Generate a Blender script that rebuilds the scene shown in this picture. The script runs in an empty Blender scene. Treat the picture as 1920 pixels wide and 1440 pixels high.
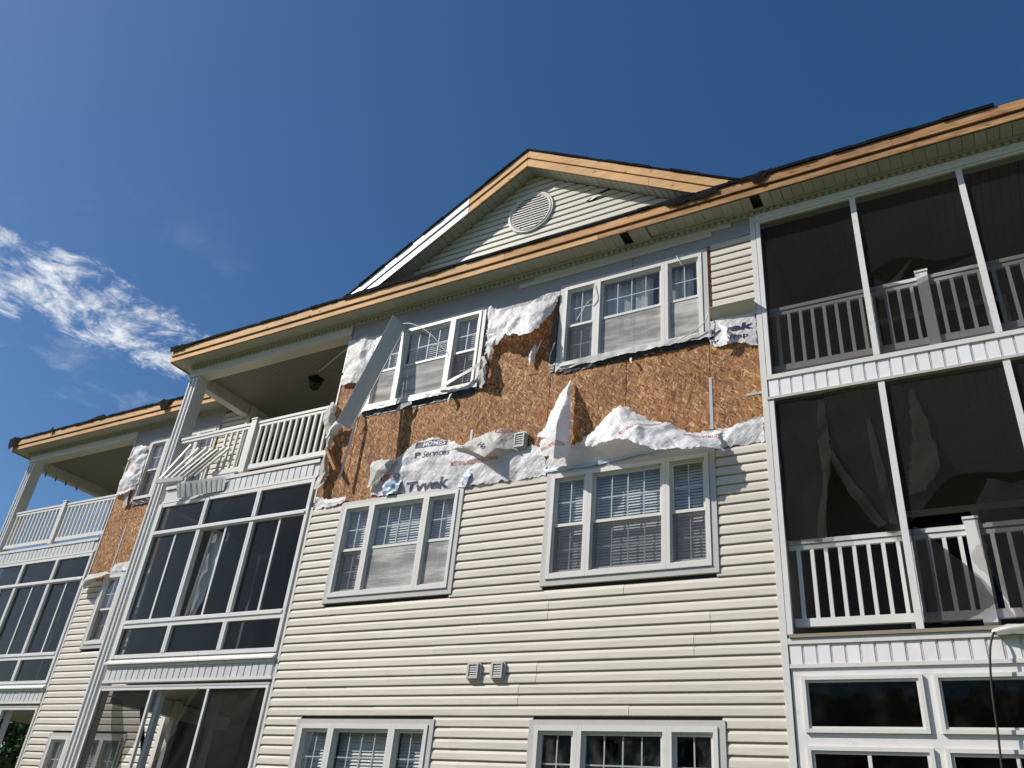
import bpy, bmesh, math, random
from mathutils import Vector, Matrix, noise
from mathutils.bvhtree import BVHTree

random.seed(7)
scene = bpy.context.scene
col = scene.collection

# ------------------------------------------------------------------ camera
cam_data = bpy.data.cameras.new('camera')
cam_data.sensor_width = 36.0
cam_data.lens = 29.193
cam_data.clip_start = 0.1
cam_data.clip_end = 3000.0
cam = bpy.data.objects.new('camera', cam_data)
cam.location = (8.5043, -8.3255, 1.7631)
cam.rotation_euler = (2.1049, -0.0888, 0.5123)
col.objects.link(cam)
scene.camera = cam
scene.render.resolution_x = 1024
scene.render.resolution_y = 768

# ------------------------------------------------------------------ sun and sky
SUN_TRAVEL = Vector((1.38, 1.0, -1.42)).normalized()
sun_el = math.asin(-SUN_TRAVEL.z)
sun_az = math.atan2(-SUN_TRAVEL.x, -SUN_TRAVEL.y)     # clockwise from +Y
sd = bpy.data.lights.new('sun', 'SUN')
sd.energy = 5.0
sd.angle = math.radians(0.53)
sd.color = (1.0, 0.955, 0.88)
sun = bpy.data.objects.new('sun', sd)
sun.rotation_euler = SUN_TRAVEL.to_track_quat('-Z', 'Y').to_euler()
sun.location = (-20, -20, 30)
col.objects.link(sun)

world = bpy.data.worlds.new('World')
scene.world = world
world.use_nodes = True
wt = world.node_tree
for n in list(wt.nodes):
    wt.nodes.remove(n)


def N(tree, typ, **kw):
    n = tree.nodes.new(typ)
    for k, v in kw.items():
        if k == 'inp':
            for kk, vv in v.items():
                n.inputs[kk].default_value = vv
        else:
            setattr(n, k, v)
    return n


def L(tree, a, b):
    tree.links.new(a, b)


def math_node(tree, op, a, b=None, c=None, clamp=False):
    n = tree.nodes.new('ShaderNodeMath')
    n.operation = op
    n.use_clamp = clamp
    for i, v in enumerate((a, b, c)):
        if v is None:
            continue
        if isinstance(v, (int, float)):
            n.inputs[i].default_value = v
        else:
            tree.links.new(v, n.inputs[i])
    return n.outputs[0]


def smooth(tree, val, lo, hi, a=0.0, b=1.0):
    n = tree.nodes.new('ShaderNodeMapRange')
    n.interpolation_type = 'SMOOTHSTEP'
    tree.links.new(val, n.inputs['Value'])
    n.inputs['From Min'].default_value = lo
    n.inputs['From Max'].default_value = hi
    n.inputs['To Min'].default_value = a
    n.inputs['To Max'].default_value = b
    return n.outputs['Result']


def build_sky():
    t = wt
    sky = N(t, 'ShaderNodeTexSky', sky_type='NISHITA', sun_disc=False)
    sky.sun_elevation = sun_el
    sky.sun_rotation = sun_az
    sky.altitude = 0
    sky.air_density = 1.0
    sky.dust_density = 1.2
    sky.ozone_density = 5.0
    tc = N(t, 'ShaderNodeTexCoord')
    sep = N(t, 'ShaderNodeSeparateXYZ')
    L(t, tc.outputs['Generated'], sep.inputs[0])
    z = math_node(t, 'MAXIMUM', sep.outputs['Z'], 0.06)
    u = math_node(t, 'DIVIDE', sep.outputs['X'], z)
    v = math_node(t, 'DIVIDE', sep.outputs['Y'], z)
    comb = N(t, 'ShaderNodeCombineXYZ')
    L(t, u, comb.inputs[0])
    L(t, v, comb.inputs[1])
    # a bank of broken cloud drifting over the low western sky
    cu, cv = -1.68, 0.72
    a = math.atan2(0.45, 0.14)
    du = math_node(t, 'SUBTRACT', u, cu)
    dv = math_node(t, 'SUBTRACT', v, cv)
    al = math_node(t, 'ADD', math_node(t, 'MULTIPLY', du, math.cos(a)), math_node(t, 'MULTIPLY', dv, math.sin(a)))
    pe = math_node(t, 'SUBTRACT', math_node(t, 'MULTIPLY', dv, math.cos(a)), math_node(t, 'MULTIPLY', du, math.sin(a)))
    d2 = math_node(t, 'ADD', math_node(t, 'POWER', math_node(t, 'ABSOLUTE', math_node(t, 'DIVIDE', al, 0.46)), 2.0),
                   math_node(t, 'POWER', math_node(t, 'ABSOLUTE', math_node(t, 'DIVIDE', pe, 0.21)), 2.0))
    m = smooth(t, d2, 0.15, 1.7, 1.0, 0.0)
    warp = N(t, 'ShaderNodeTexNoise', inp={'Scale': 5.0, 'Detail': 3.0})
    L(t, comb.outputs[0], warp.inputs['Vector'])
    wv = N(t, 'ShaderNodeVectorMath', operation='SCALE')
    L(t, warp.outputs['Color'], wv.inputs[0])
    wv.inputs['Scale'].default_value = 0.16
    add = N(t, 'ShaderNodeVectorMath', operation='ADD')
    L(t, comb.outputs[0], add.inputs[0])
    L(t, wv.outputs[0], add.inputs[1])
    nz = N(t, 'ShaderNodeTexNoise', inp={'Scale': 7.5, 'Detail': 12.0, 'Roughness': 0.70})
    L(t, add.outputs[0], nz.inputs['Vector'])
    dens = math_node(t, 'ADD', nz.outputs['Fac'], math_node(t, 'MULTIPLY', m, 0.315))
    c1 = smooth(t, dens, 0.68, 0.96)
    # scattered faint wisps anywhere low in the sky
    nz2 = N(t, 'ShaderNodeTexNoise', inp={'Scale': 2.3, 'Detail': 9.0, 'Roughness': 0.62})
    L(t, add.outputs[0], nz2.inputs['Vector'])
    low = smooth(t, sep.outputs['Z'], 0.42, 0.62, 1.0, 0.0)
    c2 = math_node(t, 'MULTIPLY', smooth(t, nz2.outputs['Fac'], 0.56, 0.80, 0.0, 0.4), low)
    fac = math_node(t, 'MAXIMUM', c1, c2, clamp=True)
    mix = N(t, 'ShaderNodeMix', data_type='RGBA')
    L(t, fac, mix.inputs['Factor'])
    hsv = N(t, 'ShaderNodeHueSaturation', inp={'Saturation': 1.20, 'Value': 1.0})
    L(t, sky.outputs[0], hsv.inputs['Color'])
    L(t, hsv.outputs[0], mix.inputs['A'])
    mix.inputs['B'].default_value = (9.8, 10.0, 10.3, 1)
    bg = N(t, 'ShaderNodeBackground')
    L(t, mix.outputs['Result'], bg.inputs['Color'])
    bg.inputs['Strength'].default_value = 0.099
    out = N(t, 'ShaderNodeOutputWorld')
    L(t, bg.outputs[0], out.inputs['Surface'])


build_sky()

scene.view_settings.view_transform = 'Standard'
scene.view_settings.look = 'None'
scene.view_settings.gamma = 1.0
scene.view_settings.use_curve_mapping = False
scene.view_settings.exposure = 0.0

# ------------------------------------------------------------------ materials
M = {}


def new_mat(name):
    m = bpy.data.materials.new(name)
    m.use_nodes = True
    t = m.node_tree
    for n in list(t.nodes):
        t.nodes.remove(n)
    out = t.nodes.new('ShaderNodeOutputMaterial')
    M[name] = m
    return t, out


def position(t, scale=(1, 1, 1), rot=(0, 0, 0)):
    g = N(t, 'ShaderNodeNewGeometry')
    mp = N(t, 'ShaderNodeMapping')
    mp.inputs['Scale'].default_value = scale
    mp.inputs['Rotation'].default_value = rot
    L(t, g.outputs['Position'], mp.inputs['Vector'])
    return mp.outputs[0]


def noise_tex(t, vec, scale, detail=4.0, rough=0.55):
    n = N(t, 'ShaderNodeTexNoise', inp={'Scale': scale, 'Detail': detail, 'Roughness': rough})
    L(t, vec, n.inputs['Vector'])
    return n.outputs['Fac']


def ramp(t, fac, stops):
    r = N(t, 'ShaderNodeValToRGB')
    e = r.color_ramp.elements
    while len(e) < len(stops):
        e.new(0.5)
    for i, (p, c) in enumerate(stops):
        e[i].position = p
        e[i].color = (c[0], c[1], c[2], 1)
    L(t, fac, r.inputs[0])
    return r.outputs[0]


def mixc(t, fac, a, b, blend='MIX'):
    n = N(t, 'ShaderNodeMix', data_type='RGBA', blend_type=blend)
    for key, v in (('Factor', fac), ('A', a), ('B', b)):
        if isinstance(v, (int, float)):
            n.inputs[key].default_value = v
        elif isinstance(v, tuple):
            n.inputs[key].default_value = (v[0], v[1], v[2], 1)
        else:
            L(t, v, n.inputs[key])
    return n.outputs['Result']


def bump(t, height, strength=0.3, dist=0.01):
    b = N(t, 'ShaderNodeBump', inp={'Strength': strength, 'Distance': dist})
    L(t, height, b.inputs['Height'])
    return b.outputs[0]


def principled(t, out, color, rough=0.6, spec=0.35, normal=None, **kw):
    p = N(t, 'ShaderNodeBsdfPrincipled')
    if isinstance(color, tuple):
        p.inputs['Base Color'].default_value = (color[0], color[1], color[2], 1)
    else:
        L(t, color, p.inputs['Base Color'])
    if isinstance(rough, (int, float)):
        p.inputs['Roughness'].default_value = rough
    else:
        L(t, rough, p.inputs['Roughness'])
    p.inputs['Specular IOR Level'].default_value = spec
    for k, v in kw.items():
        p.inputs[k].default_value = v
    if normal is not None:
        L(t, normal, p.inputs['Normal'])
    L(t, p.outputs[0], out.inputs['Surface'])
    return p


def painted(name, c, var=0.08, dirt=0.12, dirtc=(0.3, 0.27, 0.22), rough=0.45, spec=0.4, scale=3.0,
            bumps=0.0, bscale=(2, 2, 2), streak=0.0, obj_var=0.0):
    """white or coloured vinyl / aluminium: a little tone change, patches of dirt, slight waviness"""
    t, out = new_mat(name)
    pos = position(t)
    n1 = noise_tex(t, pos, scale, 5)
    dark = tuple(x * (1 - var) for x in c)
    colr = mixc(t, n1, dark, tuple(min(1, x * (1 + var * 0.6)) for x in c))
    if obj_var:
        oi = N(t, 'ShaderNodeObjectInfo')
        v = math_node(t, 'MULTIPLY_ADD', oi.outputs['Random'], obj_var * 2, 1 - obj_var)
        hsv = N(t, 'ShaderNodeHueSaturation')
        L(t, v, hsv.inputs['Value'])
        L(t, colr, hsv.inputs['Color'])
        colr = hsv.outputs[0]
    n2 = noise_tex(t, position(t, (1, 1, 0.35 if streak else 1)), scale * 4.3, 8, 0.7)
    f = smooth(t, n2, 0.52, 0.78, 0.0, dirt)
    colr = mixc(t, f, colr, dirtc)
    nrm = None
    if bumps:
        nb = noise_tex(t, position(t, bscale), 1.0, 2)
        nrm = bump(t, nb, bumps, 0.05)
    principled(t, out, colr, rough, spec, nrm)


painted('siding_vinyl', (0.64, 0.588, 0.508), 0.06, 0.28, (0.42, 0.37, 0.29), 0.55, 0.22, 1.3, 0.18, (1.2, 2, 7), obj_var=0.05)
painted('gable_vinyl', (0.66, 0.625, 0.54), 0.05, 0.10, (0.42, 0.37, 0.29), 0.45, 0.35, 1.3, 0.10, (1.2, 2, 8), obj_var=0.02)
painted('trim_grey', (0.52, 0.505, 0.48), 0.06, 0.35, (0.30, 0.28, 0.25), 0.40, 0.45, 2.0, 0.05, (2, 2, 2))
painted('frame_white', (0.69, 0.67, 0.63), 0.06, 0.30, (0.38, 0.34, 0.28), 0.38, 0.45, 2.0)
painted('aluminium_white', (0.73, 0.715, 0.69), 0.07, 0.42, (0.30, 0.27, 0.24), 0.32, 0.5, 2.0, 0.06, (2, 2, 1.4))
painted('rail_white', (0.70, 0.685, 0.65), 0.06, 0.30, (0.40, 0.37, 0.30), 0.40, 0.4, 2.5)
painted('band_white', (0.80, 0.79, 0.775), 0.05, 0.30, (0.40, 0.33, 0.27), 0.45, 0.4, 2.0, 0.08, (3, 3, 3), streak=1, obj_var=0.03)
painted('band_grey', (0.60, 0.60, 0.59), 0.05, 0.30, (0.33, 0.29, 0.26), 0.45, 0.4, 2.0, 0.10, (3, 3, 3), streak=1, obj_var=0.05)
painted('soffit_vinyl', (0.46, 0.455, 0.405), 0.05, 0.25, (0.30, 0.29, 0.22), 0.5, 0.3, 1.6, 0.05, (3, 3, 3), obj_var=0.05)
painted('sheet_metal', (0.62, 0.60, 0.56), 0.06, 0.30, (0.33, 0.31, 0.28), 0.36, 0.5, 1.6, 0.10, (2, 2, 1))
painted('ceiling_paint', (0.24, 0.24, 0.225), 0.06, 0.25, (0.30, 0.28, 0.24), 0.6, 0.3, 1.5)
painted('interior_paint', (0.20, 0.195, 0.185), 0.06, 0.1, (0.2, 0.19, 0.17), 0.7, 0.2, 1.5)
painted('curtain_white', (0.60, 0.595, 0.57), 0.05, 0.1, (0.4, 0.38, 0.34), 0.7, 0.2, 2.0)
painted('blind_white', (0.78, 0.77, 0.74), 0.04, 0.1, (0.4, 0.38, 0.34), 0.5, 0.3, 2.0)
painted('tar_black', (0.009, 0.009, 0.010), 0.3, 0.25, (0.03, 0.028, 0.026), 0.9, 0.08, 9.0, 0.3, (40, 40, 40))
painted('flashing_dark', (0.022, 0.026, 0.036), 0.3, 0.4, (0.10, 0.10, 0.11), 0.45, 0.5, 7.0, 0.5, (9, 9, 30))
painted('concrete', (0.34, 0.33, 0.31), 0.15, 0.3, (0.2, 0.19, 0.17), 0.85, 0.2, 3.0)
painted('strap_metal', (0.46, 0.47, 0.49), 0.1, 0.4, (0.2, 0.18, 0.17), 0.4, 0.5, 12.0)
painted('tape_blue', (0.40, 0.50, 0.64), 0.2, 0.5, (0.75, 0.77, 0.8), 0.4, 0.4, 22.0)
painted('lamp_black', (0.012, 0.012, 0.014), 0.2, 0.1, (0.05, 0.05, 0.05), 0.4, 0.5, 5.0)
painted('cable_black', (0.025, 0.025, 0.027), 0.2, 0.2, (0.1, 0.1, 0.1), 0.55, 0.4, 9.0)
painted('deck_wood', (0.30, 0.26, 0.20), 0.1, 0.3, (0.15, 0.13, 0.10), 0.8, 0.2, 3.0)
painted('roof_grey', (0.10, 0.095, 0.09), 0.2, 0.3, (0.05, 0.05, 0.05), 0.85, 0.2, 6.0)
painted('backer_dark', (0.05, 0.047, 0.045), 0.2, 0.2, (0.03, 0.03, 0.03), 0.9, 0.1, 6.0)


def wood_mat(name, light, dark, knot, stain=0.0, scale=(1.2, 14, 14)):
    t, out = new_mat(name)
    oi = N(t, 'ShaderNodeObjectInfo')
    g = N(t, 'ShaderNodeNewGeometry')
    off = N(t, 'ShaderNodeVectorMath', operation='SCALE')
    L(t, oi.outputs['Location'], off.inputs[0])
    off.inputs['Scale'].default_value = 3.7
    ad = N(t, 'ShaderNodeVectorMath', operation='ADD')
    L(t, g.outputs['Position'], ad.inputs[0])
    L(t, off.outputs[0], ad.inputs[1])
    mp = N(t, 'ShaderNodeMapping')
    mp.inputs['Scale'].default_value = scale
    L(t, ad.outputs[0], mp.inputs['Vector'])
    grain = noise_tex(t, mp.outputs[0], 2.5, 8, 0.65)
    base = mixc(t, smooth(t, grain, 0.3, 0.7), dark, light)
    tone = noise_tex(t, position(t, (0.35, 0.35, 0.35)), 1.3, 3)
    hs = N(t, 'ShaderNodeHueSaturation')
    L(t, base, hs.inputs['Color'])
    L(t, smooth(t, tone, 0.3, 0.7, 0.82, 1.12), hs.inputs['Value'])
    base = hs.outputs[0]
    vor = N(t, 'ShaderNodeTexVoronoi', inp={'Scale': 1.0, 'Randomness': 1.0})
    L(t, position(t, (3.1, 3.1, 9)), vor.inputs['Vector'])
    kf = smooth(t, vor.outputs['Distance'], 0.06, 0.17, 0.85, 0.0)
    base = mixc(t, kf, base, knot)
    if stain:
        sn = noise_tex(t, position(t, (1.4, 1.4, 9)), 2.0, 7, 0.7)
        base = mixc(t, smooth(t, sn, 0.42, 0.72, 0.0, stain), base, (0.10, 0.045, 0.022))
    principled(t, out, base, 0.7, 0.25, bump(t, grain, 0.25, 0.004))


wood_mat('new_wood', (0.78, 0.48, 0.235), (0.62, 0.345, 0.15), (0.16, 0.07, 0.03), 0.22)
wood_mat('mid_wood', (0.68, 0.385, 0.175), (0.52, 0.265, 0.11), (0.14, 0.06, 0.028), 0.35)
wood_mat('old_wood', (0.52, 0.295, 0.135), (0.36, 0.185, 0.08), (0.12, 0.055, 0.025), 0.75)


def osb_mat():
    t, out = new_mat('osb')
    g = N(t, 'ShaderNodeNewGeometry')
    oi = N(t, 'ShaderNodeObjectInfo')
    warp = N(t, 'ShaderNodeTexNoise', inp={'Scale': 7.0, 'Detail': 2.0})
    L(t, g.outputs['Position'], warp.inputs['Vector'])
    ws = N(t, 'ShaderNodeVectorMath', operation='SCALE')
    L(t, warp.outputs['Color'], ws.inputs[0])
    ws.inputs['Scale'].default_value = 0.02
    ad = N(t, 'ShaderNodeVectorMath', operation='ADD')
    L(t, g.outputs['Position'], ad.inputs[0])
    L(t, ws.outputs[0], ad.inputs[1])
    sep = N(t, 'ShaderNodeSeparateXYZ')
    L(t, ad.outputs[0], sep.inputs[0])
    comb = N(t, 'ShaderNodeCombineXYZ')
    L(t, sep.outputs['X'], comb.inputs[0])
    L(t, sep.outputs['Z'], comb.inputs[1])
    layers = []
    for i, (ang, sx, sy) in enumerate(((0.10, 64, 12), (-0.30, 60, 12), (0.45, 62, 13), (-0.8, 70, 17))):
        r = N(t, 'ShaderNodeMapping')
        r.inputs['Rotation'].default_value = (0, 0, ang)
        L(t, comb.outputs[0], r.inputs['Vector'])
        s = N(t, 'ShaderNodeMapping')
        s.inputs['Scale'].default_value = (sx, sy, 1)
        s.inputs['Location'].default_value = (i * 7.3, i * 3.1, 0)
        L(t, r.outputs[0], s.inputs['Vector'])
        v = N(t, 'ShaderNodeTexVoronoi', voronoi_dimensions='2D', inp={'Scale': 1.0})
        L(t, s.outputs[0], v.inputs['Vector'])
        sc = N(t, 'ShaderNodeSeparateColor')
        L(t, v.outputs['Color'], sc.inputs[0])
        layers.append((sc.outputs['Red'], sc.outputs['Green'], v.outputs['Distance']))
    # later layers lie on top where their own random key is high
    val = layers[0][0]
    for (rv, gk, dist) in layers[1:]:
        top = math_node(t, 'GREATER_THAN', gk, 0.62)
        mx = N(t, 'ShaderNodeMix', data_type='FLOAT')
        L(t, top, mx.inputs['Factor'])
        L(t, val, mx.inputs['A'])
        L(t, rv, mx.inputs['B'])
        val = mx.outputs['Result']
    fine = noise_tex(t, position(t, (60, 60, 14)), 1.0, 3)
    val = math_node(t, 'MULTIPLY_ADD', fine, 0.35, math_node(t, 'MULTIPLY_ADD', val, 0.95, -0.14))
    c = ramp(t, val, [(0.0, (0.10, 0.042, 0.019)), (0.22, (0.24, 0.103, 0.042)), (0.55, (0.375, 0.178, 0.076)), (0.85, (0.47, 0.245, 0.112)), (1.0, (0.72, 0.48, 0.27))])
    big = noise_tex(t, position(t), 1.6, 4)
    hs = N(t, 'ShaderNodeHueSaturation')
    L(t, c, hs.inputs['Color'])
    tone = math_node(t, 'MULTIPLY', smooth(t, big, 0.3, 0.7, 0.84, 1.12), math_node(t, 'MULTIPLY_ADD', oi.outputs['Random'], 0.12, 0.94))
    L(t, tone, hs.inputs['Value'])
    st = noise_tex(t, position(t, (1.1, 1.1, 0.55)), 2.4, 7, 0.66)
    fin = mixc(t, smooth(t, st, 0.50, 0.78, 0.0, 0.55), hs.outputs[0], (0.13, 0.062, 0.03))
    principled(t, out, fin, 0.75, 0.2, bump(t, val, 0.5, 0.004))


osb_mat()


def wrap_mat(name, c, dirt):
    t, out = new_mat(name)
    pos = position(t)
    n1 = noise_tex(t, pos, 5.0, 5)
    colr = mixc(t, smooth(t, n1, 0.35, 0.75, 0.0, dirt), c, (0.46, 0.44, 0.40))
    hgt = None
    for (ang, sx, sz, w) in ((0.55, 13.0, 2.2, 1.0), (-0.75, 16.0, 3.0, 0.8), (1.35, 9.0, 2.0, 0.6)):
        m1 = position(t, (1, 1, 1), (0, ang, 0))
        m2 = N(t, 'ShaderNodeMapping')
        m2.inputs['Scale'].default_value = (sx, 2.0, sz)
        L(t, m1, m2.inputs['Vector'])
        cr = noise_tex(t, m2.outputs[0], 1.0, 3, 0.5)
        rg = math_node(t, 'MULTIPLY', smooth(t, math_node(t, 'ABSOLUTE', math_node(t, 'SUBTRACT', cr, 0.5)), 0.0, 0.10), w)
        hgt = rg if hgt is None else math_node(t, 'ADD', hgt, rg)
    nrm = bump(t, hgt, 0.34, 0.008)
    p = N(t, 'ShaderNodeBsdfPrincipled')
    L(t, colr, p.inputs['Base Color'])
    p.inputs['Roughness'].default_value = 0.5
    p.inputs['Specular IOR Level'].default_value = 0.35
    L(t, nrm, p.inputs['Normal'])
    tr = N(t, 'ShaderNodeBsdfTranslucent')
    L(t, colr, tr.inputs['Color'])
    mx = N(t, 'ShaderNodeMixShader')
    mx.inputs[0].default_value = 0.28
    L(t, p.outputs[0], mx.inputs[1])
    L(t, tr.outputs[0], mx.inputs[2])
    L(t, mx.outputs[0], out.inputs['Surface'])


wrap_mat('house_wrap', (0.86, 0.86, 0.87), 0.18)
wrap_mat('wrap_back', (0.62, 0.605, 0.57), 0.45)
wrap_mat('wrap_eave_shade', (0.50, 0.50, 0.52), 0.35)  # white wrap darkened to bluish grey: eave shade put into the colour


def glass_mat(name, tint, ior, rough=0.0, film=0.0):
    t, out = new_mat(name)
    tr = N(t, 'ShaderNodeBsdfTransparent')
    tr.inputs['Color'].default_value = (*tint, 1)
    gl = N(t, 'ShaderNodeBsdfGlossy')
    gl.inputs['Roughness'].default_value = rough
    wob = bump(t, noise_tex(t, position(t), 1.7, 2), 0.14, 0.03)
    L(t, wob, gl.inputs['Normal'])
    ge = N(t, 'ShaderNodeNewGeometry')
    dt = N(t, 'ShaderNodeVectorMath', operation='DOT_PRODUCT')
    L(t, ge.outputs['Incoming'], dt.inputs[0])
    L(t, ge.outputs['Normal'], dt.inputs[1])
    gr_ = math_node(t, 'SUBTRACT', 1.0, math_node(t, 'ABSOLUTE', dt.outputs['Value']), clamp=True)
    fac = math_node(t, 'MULTIPLY_ADD', math_node(t, 'POWER', gr_, 4.0), 0.85, ior)
    mx = N(t, 'ShaderNodeMixShader')
    L(t, fac, mx.inputs[0])
    L(t, tr.outputs[0], mx.inputs[1])
    L(t, gl.outputs[0], mx.inputs[2])
    res = mx.outputs[0]
    if film:
        df = N(t, 'ShaderNodeBsdfDiffuse')
        df.inputs['Color'].default_value = (0.5, 0.48, 0.45, 1)
        d = smooth(t, noise_tex(t, position(t, (1, 1, 0.6)), 4.0, 6, 0.7), 0.45, 0.8, 0.0, film)
        m2 = N(t, 'ShaderNodeMixShader')
        L(t, d, m2.inputs[0])
        L(t, res, m2.inputs[1])
        L(t, df.outputs[0], m2.inputs[2])
        res = m2.outputs[0]
    L(t, res, out.inputs['Surface'])


glass_mat('pane_glass', (0.93, 0.95, 0.96), 0.05, 0.0, 0.10)
glass_mat('sunroom_glass', (0.60, 0.62, 0.62), 0.010, 0.0, 0.02)


def screen_mat(name, c, cover, dust=0.0, dustc=(0.5, 0.47, 0.42), bands=False):
    t, out = new_mat(name)
    tr = N(t, 'ShaderNodeBsdfTransparent')
    df = N(t, 'ShaderNodeBsdfDiffuse')
    pos = position(t)
    nz = noise_tex(t, position(t, (0.5, 0.5, 2.6)) if bands else pos, 2.2 if bands else 3.0, 7, 0.6)
    weave = noise_tex(t, position(t, (90, 90, 30)), 1.0, 2)
    if dust:
        colr = mixc(t, smooth(t, nz, 0.38, 0.66, 0.0, dust), c, dustc)
        L(t, colr, df.inputs['Color'])
    else:
        df.inputs['Color'].default_value = (*c, 1)
    fac = math_node(t, 'ADD', math_node(t, 'MULTIPLY_ADD', weave, 0.22, cover - 0.11),
                    smooth(t, nz, 0.4, 0.65, 0.0, dust * 0.35), clamp=True)
    mx = N(t, 'ShaderNodeMixShader')
    L(t, fac, mx.inputs[0])
    L(t, tr.outputs[0], mx.inputs[1])
    L(t, df.outputs[0], mx.inputs[2])
    L(t, mx.outputs[0], out.inputs['Surface'])


screen_mat('porch_screen', (0.022, 0.023, 0.022), 0.64)
screen_mat('upper_screen', (0.020, 0.021, 0.020), 0.54)
screen_mat('screen_fold', (0.055, 0.052, 0.046), 0.30)
screen_mat('window_screen', (0.09, 0.09, 0.095), 0.42)
screen_mat('window_screen_dusty', (0.44, 0.43, 0.405), 0.56, 0.75, (0.74, 0.72, 0.68), True)


def flat_mat(name, c, rough=0.6):
    t, out = new_mat(name)
    n = noise_tex(t, position(t), 30.0, 4)
    principled(t, out, mixc(t, n, tuple(x * 0.8 for x in c), tuple(min(1, x * 1.2) for x in c)), rough, 0.3)


flat_mat('ink_navy', (0.018, 0.024, 0.07))
flat_mat('ink_red', (0.42, 0.05, 0.045))
flat_mat('ink_white', (0.75, 0.75, 0.76))
flat_mat('bulb_glass', (0.75, 0.75, 0.72), 0.2)


def leaf_mat():
    t, out = new_mat('leaves')
    oi = noise_tex(t, position(t), 2.5, 3)
    c = mixc(t, oi, (0.035, 0.065, 0.018), (0.10, 0.155, 0.045))
    principled(t, out, c, 0.55, 0.35)
    t, out = new_mat('bark')
    n = noise_tex(t, position(t, (6, 6, 1.5)), 2.0, 6)
    principled(t, out, mixc(t, n, (0.05, 0.035, 0.025), (0.16, 0.12, 0.085)), 0.9, 0.1, bump(t, n, 0.6, 0.03))
    t, out = new_mat('lawn')
    n = noise_tex(t, position(t), 0.6, 8, 0.7)
    c = mixc(t, n, (0.06, 0.072, 0.028), (0.14, 0.15, 0.065))
    n2 = noise_tex(t, position(t), 0.08, 4)
    c = mixc(t, smooth(t, n2, 0.5, 0.7, 0.0, 0.5), c, (0.23, 0.20, 0.12))
    principled(t, out, c, 0.95, 0.1, bump(t, noise_tex(t, position(t), 40, 4), 0.8, 0.03))


leaf_mat()

# ------------------------------------------------------------------ geometry helpers
WLOC = {}


def place(o, parent, loc=(0, 0, 0)):
    col.objects.link(o)
    o.location = loc
    WLOC[o] = Vector(loc)
    if parent is not None:
        o.parent = parent
        o.matrix_parent_inverse = Matrix.Translation(-WLOC[parent])
    return o


def empty(name, loc, label=None, cat=None, group=None, parent=None):
    o = bpy.data.objects.new(name, None)
    o.empty_display_size = 0.2
    place(o, parent, loc)
    tag(o, label, cat, group)
    return o


def tag(o, label=None, cat=None, group=None, kind=None):
    if label:
        o['label'] = label
    if cat:
        o['category'] = cat
    if group:
        o['group'] = group
    if kind:
        o['kind'] = kind
    return o


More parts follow.
